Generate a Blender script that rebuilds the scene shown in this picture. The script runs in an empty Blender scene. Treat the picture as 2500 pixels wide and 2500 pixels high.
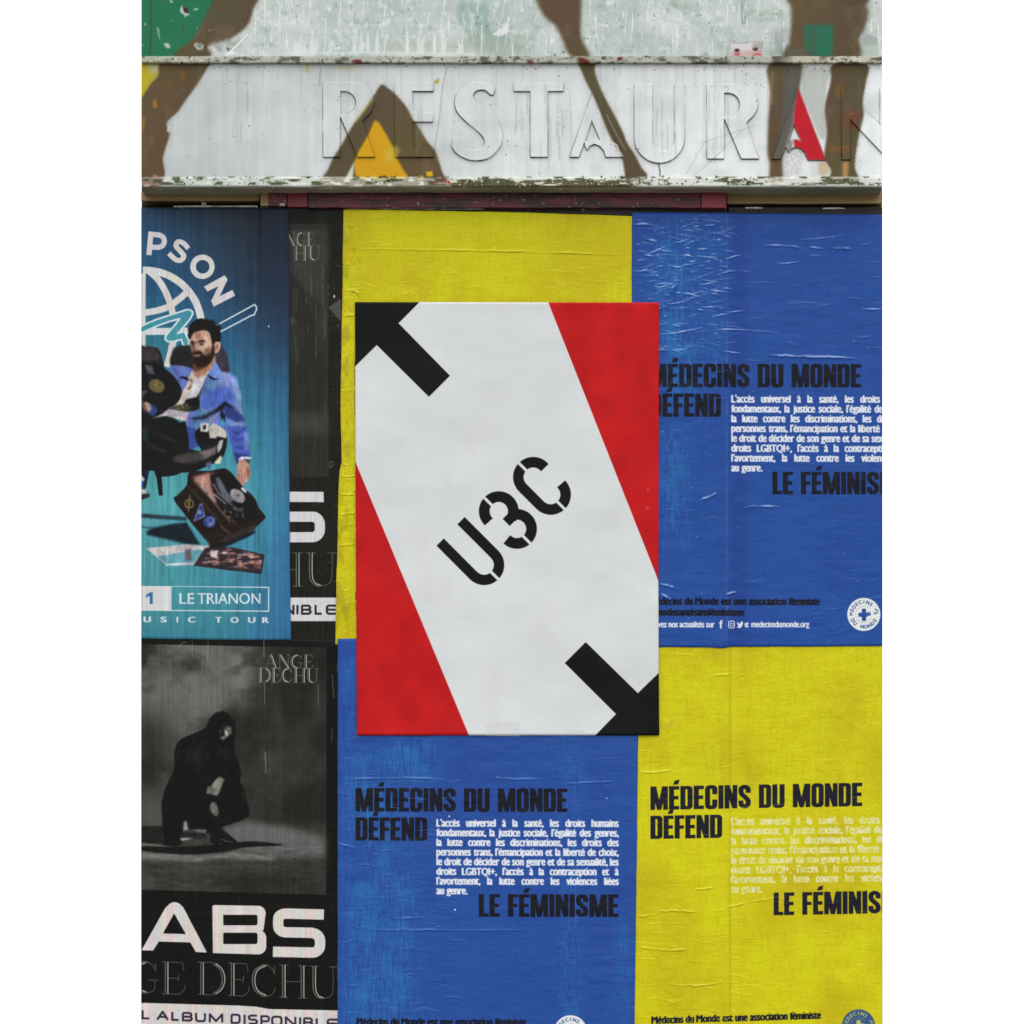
import bpy, math, random
import numpy as np
from mathutils import Vector

random.seed(7)
S = bpy.context.scene
COL = S.collection

# ------------------------------------------------------------------ camera, sky, light, exposure
CAM_H, CAM_D, FRAME_BOTTOM = 1.60, 8.0, 1.65      # eye height, distance to the poster wall, height of the frame's lower edge
cam = bpy.data.cameras.new('camera')
cam.sensor_width = 36.0
cam.lens = 36.0 * CAM_D / 2.5
cam.shift_y = (FRAME_BOTTOM + 1.25 - CAM_H) / 2.5   # level camera with a rising front
cam.clip_start, cam.clip_end = 0.1, 2000.0
cam_o = bpy.data.objects.new('camera', cam)
COL.objects.link(cam_o)
cam_o.location = (0, -CAM_D, CAM_H)
cam_o.rotation_euler = (math.radians(90), 0, 0)
S.camera = cam_o

SUN_EL, SUN_AZ = math.radians(58), math.radians(205)
W = bpy.data.worlds.new("World"); S.world = W; W.use_nodes = True
nt = W.node_tree; nt.nodes.clear()
sky = nt.nodes.new('ShaderNodeTexSky'); sky.sky_type = 'NISHITA'; sky.sun_disc = False
sky.sun_elevation = SUN_EL; sky.sun_rotation = SUN_AZ
bw = nt.nodes.new('ShaderNodeHueSaturation'); bw.inputs['Saturation'].default_value = 0.15
mx = nt.nodes.new('ShaderNodeMix'); mx.data_type = 'RGBA'; mx.inputs['Factor'].default_value = 0.93
# a closed cloud layer in front of the clear sky, brighter overhead than at the horizon as overcast skies are
tcw = nt.nodes.new('ShaderNodeTexCoord'); sp = nt.nodes.new('ShaderNodeSeparateXYZ'); nt.links.new(tcw.outputs['Generated'], sp.inputs[0])
cl = nt.nodes.new('ShaderNodeMath'); cl.operation = 'MAXIMUM'; cl.inputs[1].default_value = 0.0; nt.links.new(sp.outputs['Z'], cl.inputs[0])
gr = nt.nodes.new('ShaderNodeMath'); gr.operation = 'MULTIPLY_ADD'; gr.inputs[1].default_value = 2.3; gr.inputs[2].default_value = 1.0; nt.links.new(cl.outputs[0], gr.inputs[0])
cm = nt.nodes.new('ShaderNodeVectorMath'); cm.operation = 'SCALE'; cm.inputs[0].default_value = (10.6, 10.7, 10.6); nt.links.new(gr.outputs[0], cm.inputs['Scale'])
nt.links.new(cm.outputs[0], mx.inputs[7])
bg = nt.nodes.new('ShaderNodeBackground'); bg.inputs['Strength'].default_value = 0.1
wo = nt.nodes.new('ShaderNodeOutputWorld')
nt.links.new(sky.outputs[0], bw.inputs['Color']); nt.links.new(bw.outputs[0], mx.inputs[6])
nt.links.new(mx.outputs[2], bg.inputs['Color']); nt.links.new(bg.outputs[0], wo.inputs['Surface'])

sun = bpy.data.lights.new('sun', 'SUN'); sun.energy = 0.5; sun.angle = math.radians(50); sun.color = (1.0, 0.98, 0.95)
sun_o = bpy.data.objects.new('sun', sun); COL.objects.link(sun_o)
sd = Vector((0.25, -1.0, 1.15)).normalized()
sun_o.rotation_euler = sd.to_track_quat('Z', 'Y').to_euler()
sun_o.location = (2, -6, 8)

S.view_settings.view_transform = 'Standard'; S.view_settings.look = 'None'
S.view_settings.exposure = 0.0; S.view_settings.gamma = 1.0; S.view_settings.use_curve_mapping = False
LIGHT = 1.22          # how bright a white surface on this wall renders: print colours below are divided by it

X0, X1 = 344.5, 2154.5   # the facade's two ends, in millimetres of the wall drawing

def P(px, py, d):
    """millimetre drawing coordinates of the facade (x right, y down) at depth d in front of it -> world"""
    k = (CAM_D - d) / CAM_D
    return ((px - 1250) / 1000 * k, -d, CAM_H + ((2500 - py) / 1000 + FRAME_BOTTOM - CAM_H) * k)

# ------------------------------------------------------------------ print shop: paint ink on sheets with numpy
def s2l(c):
    c = np.clip(c, 0, 1)
    return np.where(c <= 0.04045, c / 12.92, ((c + 0.055) / 1.055) ** 2.4)
def l2s(c):
    c = np.clip(c, 0, 1)
    return np.where(c <= 0.0031308, c * 12.92, 1.055 * c ** (1 / 2.4) - 0.055)

def resize(a, h, w):
    H, Wd = a.shape
    y = np.linspace(0, H - 1, h); x = np.linspace(0, Wd - 1, w)
    yi = np.minimum(y.astype(int), H - 2); xi = np.minimum(x.astype(int), Wd - 2)
    fy = (y - yi)[:, None]; fx = (x - xi)[None, :]
    fy = fy * fy * (3 - 2 * fy); fx = fx * fx * (3 - 2 * fx)
    a = a.astype(np.float32)
    r = a[yi] * (1 - fy) + a[yi + 1] * fy
    return (r[:, xi] * (1 - fx) + r[:, xi + 1] * fx).astype(np.float32)

def noise(h, w, cx, cy, oct=4, seed=0, fall=0.5):
    """fractal value noise in -1..1, cells cx by cy"""
    rng = np.random.default_rng(seed)
    out = np.zeros((h, w), np.float32); a = 1.0; t = 0
    for o in range(oct):
        gx, gy = max(2, int(w / cx) + 2), max(2, int(h / cy) + 2)
        out += a * resize(rng.uniform(-1, 1, (gy, gx)), h, w)
        t += a; a *= fall; cx = max(1.0, cx / 2); cy = max(1.0, cy / 2)
    return out / t * 1.6

def blur(m, r):
    if r <= 0.3: return m
    k = max(1, int(round(r)))
    for _ in range(2):
        for ax in (0, 1):
            n = m.shape[ax]
            pad = [(0, 0), (0, 0)]; pad[ax] = (k + 1, k)
            c = np.cumsum(np.pad(m, pad, mode='edge'), axis=ax, dtype=np.float64)
            hi = np.take(c, np.arange(2 * k + 1, 2 * k + 1 + n), axis=ax)
            lo = np.take(c, np.arange(0, n), axis=ax)
            m = ((hi - lo) / (2 * k + 1)).astype(np.float32)
    return m

def area(p):
    p = np.asarray(p, float); q = np.roll(p, -1, 0)
    return 0.5 * np.sum(p[:, 0] * q[:, 1] - q[:, 0] * p[:, 1])

def coverage(polys, bx0, by0, w, h, ss=4):
    """anti-aliased non-zero coverage of the union of polygons"""
    acc = np.zeros((h * ss, w + 2), np.float32)
    A, B = [], []
    for p in polys:
        p = np.asarray(p, float)
        if area(p) < 0: p = p[::-1]
        A.append(p); B.append(np.roll(p, -1, 0))
    if not A: return acc[::ss, :w]
    A = np.concatenate(A); B = np.concatenate(B)
    ax, ay = A[:, 0] - bx0, (A[:, 1] - by0) * ss; bx, by = B[:, 0] - bx0, (B[:, 1] - by0) * ss
    sg = np.where(by > ay, 1.0, -1.0)
    lo, hi = np.minimum(ay, by), np.maximum(ay, by)
    r0 = np.clip(np.ceil(lo - 0.5).astype(int), 0, h * ss); r1 = np.clip(np.ceil(hi - 0.5).astype(int), 0, h * ss)
    n = r1 - r0; ok = n > 0
    idx = np.repeat(np.nonzero(ok)[0], n[ok])
    if len(idx) == 0: return np.zeros((h, w), np.float32)
    off = np.arange(len(idx)) - np.repeat(np.cumsum(n[ok]) - n[ok], n[ok])
    rows = r0[idx] + off
    t = (rows + 0.5 - ay[idx]) / (by[idx] - ay[idx])
    xs = np.clip(ax[idx] + t * (bx[idx] - ax[idx]), 0, w)
    xi = xs.astype(int); fr = xs - xi
    np.add.at(acc, (rows, xi), (sg[idx] * (1 - fr)))
    np.add.at(acc, (rows, xi + 1), (sg[idx] * fr))
    c = np.cumsum(acc, 1)[:, :w]
    c = np.minimum(np.abs(c), 1)
    return c.reshape(h, ss, w).mean(1).astype(np.float32)

class Sheet:
    def __init__(s, x0, y0, x1, y1, col=(200, 200, 200)):
        s.x0, s.y0, s.w, s.h = int(x0), int(y0), int(x1 - x0), int(y1 - y0)
        s.c = np.zeros((s.h, s.w, 3), np.float32); s.c[:] = np.array(col, np.float32)
        s.hgt = np.zeros((s.h, s.w), np.float32)     # relief in millimetres
        s.Y, s.X = np.mgrid[0:s.h, 0:s.w].astype(np.float32); s.X += s.x0; s.Y += s.y0
    def mask(s, polys, bl=0, cut=None):
        if len(polys) and np.ndim(polys[0]) == 1: polys = [polys]
        al = np.concatenate([np.asarray(p, float) for p in polys])
        pad = int(3 * bl) + 2
        ax, ay = max(s.x0, int(al[:, 0].min()) - pad), max(s.y0, int(al[:, 1].min()) - pad)
        bx, by = min(s.x0 + s.w, int(al[:, 0].max()) + pad + 1), min(s.y0 + s.h, int(al[:, 1].max()) + pad + 1)
        if bx <= ax or by <= ay: return None
        m = coverage(polys, ax, ay, bx - ax, by - ay)
        if cut:
            for q in cut: m = np.minimum(m, 1 - coverage([q], ax, ay, bx - ax, by - ay))
        m = blur(m, bl)
        return m, (slice(ay - s.y0, by - s.y0), slice(ax - s.x0, bx - s.x0))
    def fill(s, polys, col, a=1.0, bl=0, cut=None, tex=None):
        r = s.mask(polys, bl, cut)
        if r is None: return
        m, sl = r
        m = (m * a)[..., None]
        if tex is not None: m = m * tex[sl][..., None]
        if callable(col): col = col(s.X[sl], s.Y[sl])
        s.c[sl] = s.c[sl] * (1 - m) + np.asarray(col, np.float32) * m
    def over(s, m, col, a=1.0):
        m = (np.clip(m, 0, 1) * a)[..., None]
        s.c[:] = s.c * (1 - m) + np.asarray(col, np.float32) * m
    def mul(s, f):
        s.c *= f[..., None] if f.ndim == 2 else f
    lightness = 1.0
    def image(s, name):
        lin = np.maximum(s2l(s.c / 255.0) - .007, .0025) / (LIGHT * s.lightness)   # the gloss adds its own little light
        out = np.ones((s.h, s.w, 4), np.float32)
        out[..., :3] = l2s(np.minimum(lin, 0.9))
        im = bpy.data.images.new(name, s.w, s.h)
        im.pixels.foreach_set(out[::-1].ravel()); im.update()
        return im
    def relief(s, name, lo=-3.0, hi=3.0):
        out = np.ones((s.h, s.w, 4), np.float32)
        out[..., :3] = np.clip((s.hgt - lo) / (hi - lo), 0, 1)[..., None]
        im = bpy.data.images.new(name, s.w, s.h, float_buffer=True)
        im.colorspace_settings.name = 'Non-Color'
        im.pixels.foreach_set(out[::-1].ravel()); im.update()
        return im

def photographic(sh, before, seed, soft=1.0, mottle=.14, grain=.05, fold_k=.1):
    """turn the flat shapes painted since `before` into something printed from a photograph: softened, mottled, grained"""
    m = blur((np.abs(sh.c - before).sum(2) > 3).astype(np.float32), 1)[..., None]
    c = np.stack([blur(sh.c[..., k], soft) for k in range(3)], -1)
    n = noise(sh.h, sh.w, 16, 20, 4, seed, .6) * mottle + noise(sh.h, sh.w, 5, 16, 3, seed + 1) * mottle * .6 + noise(sh.h, sh.w, 1.6, 1.6, 1, seed + 2) * grain
    fold = np.clip(1 - np.abs(noise(sh.h, sh.w, 24, 34, 3, seed + 3)) * 7, 0, 1)       # thin wandering creases of cloth
    fold2 = np.clip(1 - np.abs(noise(sh.h, sh.w, 22, 30, 3, seed + 4)) * 8, 0, 1)
    c = c * (1 + n[..., None]) * (1 - fold_k * fold[..., None]) + 90 * fold_k * fold2[..., None] * (c / 160)
    sh.c[:] = sh.c * (1 - m) + np.clip(c, 0, 255) * m

def curve(pts, n=6, closed=True):
    p = np.asarray(pts, float); N = len(p); out = []
    for i in range(N if closed else N - 1):
        a, b, c, d = (p[(i - 1) % N], p[i], p[(i + 1) % N], p[(i + 2) % N]) if closed else \
                     (p[max(i - 1, 0)], p[i], p[i + 1], p[min(i + 2, N - 1)])
        for k in range(n):
            t = k / n
            out.append(0.5 * ((2 * b) + (c - a) * t + (2 * a - 5 * b + 4 * c - d) * t * t + (3 * b - a - 3 * c + d) * t ** 3))
    if not closed: out.append(p[-1])
    return np.array(out)
def disc(cx, cy, r, ry=None, n=28, rot=0):
    t = np.linspace(0, 2 * math.pi, n, endpoint=False); ry = ry or r
    x, y = r * np.cos(t), ry * np.sin(t)
    return np.stack([cx + x * math.cos(rot) - y * math.sin(rot), cy + x * math.sin(rot) + y * math.cos(rot)], 1)
def arc(cx, cy, r, a0, a1, n=14, ry=None):
    t = np.radians(np.linspace(a0, a1, n)); ry = ry or r
    return [(cx + r * math.cos(v), cy + ry * math.sin(v)) for v in t]
def stroke(pts, w, closed=False, joint=True):
    p = [np.asarray(q, float) for q in pts]
    if closed: p = p + [p[0]]
    out = []; prev = None
    for i in range(len(p) - 1):
        v = p[i + 1] - p[i]; L = math.hypot(*v)
        if L < 1e-6: continue
        n = np.array([-v[1], v[0]]) / L * w / 2
        out.append(np.array([p[i] + n, p[i + 1] + n, p[i + 1] - n, p[i] - n]))
        if joint and prev is not None:
            c = float(np.dot(prev, n)) / (w * w / 4)
            if c < .93: out.append(disc(p[i][0], p[i][1], w / 2, n=14))
            else: out += [np.array([p[i], p[i] + prev, p[i] + n]), np.array([p[i], p[i] - prev, p[i] - n])]
        prev = n
    return out
def rect(x0, y0, x1, y1): return np.array([(x0, y0), (x1, y0), (x1, y1), (x0, y1)], float)
def zoom(x0, y0, k):
    """drawing coordinates read off an enlargement that starts at x0,y0 and is k times as large"""
    return lambda pts: np.asarray(pts, float) / k + np.array([x0, y0], float)

# ---- lettering: the built-in outline font, as triangles
_txt = {}
def text_tris(body, bold=0.0):
    key = (body, bold)
    if key in _txt: return _txt[key]
    cu = bpy.data.curves.new('lettering', 'FONT'); cu.body = body; cu.resolution_u = 4
    o = bpy.data.objects.new('lettering', cu); COL.objects.link(o)
    dg = bpy.context.evaluated_depsgraph_get(); dg.update()
    e = o.evaluated_get(dg); me = e.to_mesh()
    me.calc_loop_triangles()
    v = np.empty(len(me.vertices) * 3); me.vertices.foreach_get('co', v); v = v.reshape(-1, 3)[:, :2]
    t = np.empty(len(me.loop_triangles) * 3, int); me.loop_triangles.foreach_get('vertices', t)
    T = v[t.reshape(-1, 3)]
    e.to_mesh_clear(); bpy.data.objects.remove(o); bpy.data.curves.remove(cu)
    if bold and len(T): T = np.concatenate([T + np.array([a, b]) for a, b in ((-bold, 0), (bold, 0), (0, bold * .35), (0, -bold * .35), (-bold * .5, 0), (bold * .5, 0))])
    _txt[key] = T
    return T
CAP = 0.729   # cap height of that font in its own units (measured below)
_c = text_tris('H'); CAP = float(_c[..., 1].max()); XH = float(text_tris('x')[..., 1].max()) / CAP

def put_text(sh, body, x0, yb, x1, cap, col, bold=0.0, slope=0.0, a=1.0, bl=0, tex=None, yb1=None):
    """one word or line, its left end at x0, baseline yb, stretched to end at x1, capitals cap high"""
    T = text_tris(body, bold)
    if len(T) == 0: return
    mn, mxx = T[..., 0].min(), T[..., 0].max()
    X = x0 + (T[..., 0] - mn) / (mxx - mn) * (x1 - x0)
    ty = T[..., 1] / CAP
    if body.lower() == body or (len(body) > 3 and body[1:].lower() == body[1:]):     # tall lower-case letters, as in the posters' type
        ty = np.interp(ty, [-.4, 0, XH, 1.0, 1.4], [-.3, 0, .80, 1.05, 1.3])
    Yy = yb - ty * cap + slope * (X - x0)
    sh.fill(list(np.stack([X, Yy], -1)), col, a=a, bl=bl, tex=tex)
def text_w(body, bold=0.0):
    T = text_tris(body, bold); return float(T[..., 0].max() - T[..., 0].min()) if len(T) else 0
def put_line(sh, line, x0, yb, x1, size, squeeze, col, bold, gap=None, **k):
    """a line of words set to both margins (or with a fixed gap)"""
    ws = line.split(' ')
    if squeeze is None:      # natural word gaps, the letters stretched to fill the line
        squeeze = (x1 - x0 - gap * (len(ws) - 1)) / (sum(text_w(q, bold) for q in ws) * size / CAP)
    u = size / CAP * squeeze
    wd = [text_w(q, bold) * u for q in ws]
    if gap is None: gap = (x1 - x0 - sum(wd)) / max(1, len(ws) - 1)
    x = x0; sl = k.get('slope', 0)
    for q, w_ in zip(ws, wd):
        put_text(sh, q, x, yb + sl * (x - x0), x + w_, size, col, bold, **k)
        x += w_ + gap
    return x

# ---- heavy condensed capitals, drawn
def rr(x0, y0, x1, y1, r, n=6):
    o = []
    for cx, cy, a in ((x1 - r, y1 - r, 0), (x0 + r, y1 - r, 90), (x0 + r, y0 + r, 180), (x1 - r, y0 + r, 270)):
        o += arc(cx, cy, r, a, a + 90, n)
    return np.array(o)
def heavy(ch):
    """(add, cut, width): y up, capital height 1"""
    s, b, w = 0.178, 0.15, 0.435
    acc = []
    if ch in 'ÉÈ': acc = [np.array([(.14, 1.06), (.20, 1.06 + .17), (.37, 1.06 + .22), (.33, 1.06 + .02)])]; ch = 'E'
    if ch == ' ': return [], [], 0.21
    if ch == 'I': return [rect(0, 0, s, 1)], [], s
    if ch == 'E': return [rect(0, 0, s, 1), rect(0, 0, .36, b), rect(0, 1 - b, .36, 1), rect(0, .43, .335, .43 + b)] + acc, [], .36
    if ch == 'F': return [rect(0, 0, s, 1), rect(0, 1 - b, .35, 1), rect(0, .42, .33, .42 + b)], [], .345
    if ch == 'L': return [rect(0, 0, s, 1), rect(0, 0, .34, b)], [], .335
    if ch == 'D': return [rr(0, 0, w, 1, .14), rect(0, 0, .2, 1)], [rr(s, b * .9, w - s, 1 - b * .9, .045)], w
    if ch == 'O': return [rr(0, -.012, w, 1.012, .16)], [rr(s, b * .95, w - s, 1 - b * .95, .05 if w - 2 * s < .1 else .03, 5)], w
    if ch == 'U': return [rr(0, -.012, w, .5, .16), rect(0, .3, w, 1)], [rr(s, b * .95, w - s, 1.3, .035)], w
    if ch == 'C': return [rr(0, -.012, w, 1.012, .16)], [rr(s, b * .95, w - s, 1 - b * .95, .035), rect(w - s - .03, .395, w + .1, .625)], w
    if ch == 'N': return [rect(0, 0, .165, 1), rect(.285, 0, .45, 1), np.array([(0, 1), (.175, 1), (.45, 0), (.275, 0)])], [], .45
    if ch == 'M': return [rect(0, 0, .165, 1), rect(.455, 0, .62, 1), np.array([(0, 1), (.205, 1), (.385, 0), (.24, 0)]),
                          np.array([(.62, 1), (.415, 1), (.235, 0), (.38, 0)])], [], .62
    if ch == 'S':
        h = .088
        c = [(w - h, .66), (w - h, .80)] + arc(w / 2, .80, w / 2 - h, 0, 180, 8, ry=.115) + [(h, .70), (h + .03, .60), (w - h - .04, .40), (w - h, .30)] + \
            [(w - h, .2)] + arc(w / 2, .2, w / 2 - h, 0, -180, 8, ry=.115) + [(h, .33)]
        return stroke(c, 2 * h), [], w
    raise ValueError(ch)
def put_heavy(sh, body, x0, yb, x1, cap, col, slope=0.0, a=1.0, gap=.042, bl=0, tex=None):
    gl = [heavy(c) for c in body]; tot = sum(g[2] for g in gl) + gap * (len(gl) - 1)
    u = (x1 - x0) / tot; x = 0
    f = lambda q, x: np.stack([x0 + (q[:, 0] + x) * u, yb + slope * (q[:, 0] + x) * u - q[:, 1] * cap], 1)
    for add, cut, w in gl:
        if add: sh.fill([f(q, x) for q in add], col, a=a, cut=[f(q, x) for q in cut], bl=bl, tex=tex)
        x += w + gap

# ---- thin chromed serif capitals
def serif(ch):
    """(thick strokes, hairlines, width), y up, height 1"""
    sf = lambda x, y, w=.22: [(x - w / 2, y), (x + w / 2, y)]
    if ch == 'A': return [[(.36, 1), (.70, 0)]], [[(.36, 1), (.06, 0)], [(.16, .33), (.56, .33)], sf(.06, 0), sf(.70, 0, .26)], .82
    if ch == 'N': return [[(.12, 1), (.68, 0)]], [[(.12, 0), (.12, 1)], [(.68, 0), (.68, 1)], sf(.12, 0), sf(.68, 1), sf(.06, 1, .16)], .8
    if ch == 'G': return [curve([(.42, .97), (.16, .82), (.07, .5), (.16, .18), (.42, .03)], 6, False)], \
        [curve([(.3, .99), (.5, .98), (.66, .82), (.69, .7)], 5, False), curve([(.3, .01), (.5, .02), (.66, .12), (.68, .4)], 5, False), sf(.64, .42, .26), [(.70, .97), (.69, .7)]], .8
    if ch == 'C': return [curve([(.42, .97), (.16, .82), (.07, .5), (.16, .18), (.42, .03)], 6, False)], \
        [curve([(.3, .99), (.5, .98), (.66, .82), (.69, .7)], 5, False), curve([(.3, .01), (.5, .02), (.66, .12), (.72, .3)], 5, False), [(.70, .97), (.69, .7)]], .78
    if ch == 'E': return [[(.16, 0), (.16, 1)]], [[(.03, 1), (.58, 1)], [(.03, 0), (.50, 0), (.63, .14), (.66, .3)], [(.16, .5), (.45, .5)],
                                                 [(.58, 1), (.62, .74)], [(.46, .40), (.50, .62)]], .68
    if ch == 'D': return [[(.16, 0), (.16, 1)], curve([(.52, .97), (.72, .8), (.80, .5), (.72, .2), (.52, .03)], 6, False)], [[(.03, 1), (.5, 1)], [(.03, 0), (.5, 0)]], .88
    if ch == 'H': return [[(.16, 0), (.16, 1)], [(.72, 0), (.72, 1)]], [[(.16, .5), (.72, .5)], sf(.16, 0, .28), sf(.16, 1, .28), sf(.72, 0, .28), sf(.72, 1, .28)], .88
    if ch == 'U': return [curve([(.16, 1), (.16, .34), (.24, .1), (.40, .02)], 6, False)], [sf(.16, 1, .28), sf(.72, 1, .26), curve([(.34, .02), (.58, .05), (.71, .25), (.72, 1)], 6, False)], .84
    return [], [], .35
def put_serif(sh, body, x0, yb, x1, cap, slope=0.0, bright=1.0, thick=.075, start=0.0):
    gl = [serif(c) for c in body]; tot = sum(g[2] for g in gl) + .03 * (len(gl) - 1)
    u = (x1 - x0) / tot; x = 0
    f = lambda q, x: [(x0 + (a + x) * u, yb - b * cap + slope * (a + x) * u) for a, b in q]
    for th, ha, w in gl:
        for q in ha: sh.fill(stroke(f(q, x), max(1.6, cap * .014)), (112, 112, 106), a=.8 * bright, bl=0)
        for q in th:
            g = f(q, x); wt = cap * thick
            sh.fill(stroke(g, wt), (78, 78, 74), a=.9 * bright)
            sh.fill(stroke([(a + wt * .10, b) for a, b in g], wt * .38), (14, 14, 13), a=.9)
            sh.fill(stroke([(a + wt * .42, b) for a, b in g], max(2.0, wt * .24)), (190, 190, 184), a=bright)
            sh.fill(stroke([(a - wt * .42, b) for a, b in g], max(1.3, wt * .14)), (128, 128, 120), a=.8 * bright)
        x += w + .03

# ---- wear and painted fold highlights shared by the pasted posters
def creases(sh, n, seed, col, a=.4, amp=.5, lmin=10, lmax=70, area_=None, tilt=.12, w=1.5):
    """short near-horizontal wrinkles of pasted paper: a real ridge in the relief, rubbed ink and a painted highlight along it"""
    rng = random.Random(seed)
    x0, y0, x1, y1 = area_ or (sh.x0, sh.y0, sh.x0 + sh.w, sh.y0 + sh.h)
    for _ in range(n):
        L = lmin + (lmax - lmin) * rng.random() ** 2.2
        x, y = rng.uniform(x0, x1), rng.uniform(y0, y1)
        t = rng.gauss(0, tilt); k = rng.gauss(0, .12)
        p = [(x + L * q, y + L * (t * q + k * q * q) + rng.gauss(0, .5)) for q in np.linspace(0, 1, 6)]
        n_ = len(p)
        st = []
        for i in range(n_ - 1):
            ww = w * (1 - abs(i - 2) / 3.2)
            st += stroke([p[i], p[i + 1]], max(.6, ww))
        s_ = rng.random()
        r = sh.mask([q + np.array([0, w * .8]) for q in st], 1.2)
        if r: sh.hgt[r[1]] += r[0] * amp * (.4 + s_)
        sh.fill(st, col, a=a * (.25 + .75 * s_ * s_), bl=.8 if s_ < .7 else 0)  # rubbed ink and crease highlight, both put into the colour
def fibres(sh, n, seed, col, a, area_, lmin=8, lmax=40):
    """the fine net of scratches and paper fibres where the ink is thin"""
    rng = random.Random(seed); x0, y0, x1, y1 = area_
    hor, ver = [], []
    for _ in range(n):
        x, y = rng.uniform(x0, x1), rng.uniform(y0, y1); L = lmin + (lmax - lmin) * rng.random() ** 2
        if rng.random() < .55: ver += stroke([(x, y), (x + rng.gauss(0, 1.5), y + L * .5), (x + rng.gauss(0, 2.5), y + L)], rng.uniform(.7, 1.7))
        else: hor += stroke([(x, y), (x + L * .35, y + rng.gauss(0, 1.2)), (x + L * .7, y + rng.gauss(0, 2))], rng.uniform(.6, 1.4))
    for q in (hor, ver):
        if q: sh.fill(q, col, a=a)
def glint(sh, q, col, a=.8, w=2.2, amp=1.4, seed=0):
    """one long fold: wavering, swelling and thinning, worn ink and painted highlight on its crest, painted shade below"""
    rg = random.Random(seed + int(q[0][0] * 7 + q[0][1])); p = curve(q, 9, False)
    p = p + np.array([(0, rg.gauss(0, .55)) for _ in p]); st, hi = [], []
    ph = np.interp(np.linspace(0, 7, len(p)), range(8), [rg.random() for _ in range(8)])
    for i in range(len(p) - 1):
        t = i / (len(p) - 1); e = min(1, 4.5 * t, 4.5 * (1 - t)); ww = w * e * (.25 + .85 * ph[i])
        if ww > .25: st += stroke([p[i], p[i + 1]], ww * 1.5)
        if ww > w * .62: hi += stroke([p[i], p[i + 1]], ww * .8)
    if st:
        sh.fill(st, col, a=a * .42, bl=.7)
        r = sh.mask([k + np.array([0, w * .9]) for k in st], 1.4)
        if r: sh.hgt[r[1]] += r[0] * amp
        sh.fill([k + np.array([0, w * 1.3]) for k in st], (0, 0, 0), a=.07, bl=1)  # shade under the fold, painted into the ink
    if hi: sh.fill(hi, [min(255, c + 14) for c in col], a=a * .75, bl=.6)  # painted highlight on the crest
def specks(sh, n, seed, col, a, rmin=.6, rmax=2.4, area_=None, tex=None):
    rng = random.Random(seed); x0, y0, x1, y1 = area_ or (sh.x0, sh.y0, sh.x0 + sh.w, sh.y0 + sh.h)
    q = []
    for _ in range(n):
        r = rmin + (rmax - rmin) * rng.random() ** 3
        q.append(disc(rng.uniform(x0, x1), rng.uniform(y0, y1), r * rng.uniform(.7, 1.5), r, n=7, rot=rng.random() * 3))
    sh.fill(q, col, a=a, tex=tex)
def paper_relief(sh, seed, k=1.0):
    sh.hgt += noise(sh.h, sh.w, 60, 28, 4, seed) * .55 * k + noise(sh.h, sh.w, 5, 3, 2, seed + 1) * .05 * k
    sh.hgt += noise(sh.h, sh.w, 14, 200, 2, seed + 2) * .12 * k
# ------------------------------------------------------------------ the charity's poster (three blue / yellow sheets and one more)
BODY = ["L'accès universel à la santé, les droits humains",
        "fondamentaux, la justice sociale, l'égalité des genres,",
        "la lutte contre les discriminations, les droits des",
        "personnes trans, l'émancipation et la liberté de choix,",
        "le droit de décider de son genre et de sa sexualité, les",
        "droits LGBTQI+, l'accès à la contraception et à",
        "l'avortement, la lutte contre les violences liées",
        "au genre."]
def text_arc(sh, body, cx, cy, r, a0, a1, size, col, bold, inside=False):
    n = len(body)
    for i, ch in enumerate(body):
        if ch == ' ': continue
        T = text_tris(ch, bold); a = math.radians(a0 + (a1 - a0) * i / (n - 1))
        u = size / CAP
        lx = (T[..., 0] - (T[..., 0].min() + T[..., 0].max()) / 2) * u * .92; ly = T[..., 1] * u - size / 2
        if inside: ly = -ly; lx = lx; rad = r + ly; ta = a
        else: rad = r + ly; ta = a
        ux, uy = math.cos(ta), math.sin(ta)                  # outward
        tx, ty = (uy, -ux) if inside else (-uy, ux)          # reading direction
        sh.fill(list(np.stack([cx + ux * rad + tx * lx, cy + uy * rad + ty * lx], -1)), col)
def logo(sh, cx, cy, paper, ink, line):
    k = 1 / 14.86
    sh.fill(disc(cx, cy, 40.4, n=60), paper)
    text_arc(sh, 'MEDECINS', cx, cy, 30.6, 182, 306, 8.6, ink, .02)
    text_arc(sh, 'DU MONDE', cx, cy, 30.6, 151, 28, 8.6, ink, .02, inside=True)
    sh.fill(stroke(arc(cx, cy, 19.8, 20, 322, 50), 1.3), line, a=.8)
    sh.fill([rr(cx - 5, cy - 14, cx + 5.6, cy + 16, 2.5), rr(cx - 13.5, cy - 4, cx + 10, cy + 6, 2.5), disc(cx + 12, cy - 1.2, 5.2, 4.6),
             [(cx + 14, cy - 4), (cx + 18.5, cy + 1), (cx + 13, cy + 2)]], ink)
    sh.fill(disc(cx + 13.2, cy - 2.2, 1.1), paper)
    for a in range(-35, 200, 45):
        b = math.radians(a - 60)
        sh.fill(stroke([(cx + 28.4 + 3 * math.cos(b), cy - 7 + 3 * math.sin(b)), (cx + 28.4 + 7.5 * math.cos(b), cy - 7 + 7.5 * math.sin(b))], 2.4), ink)
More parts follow.
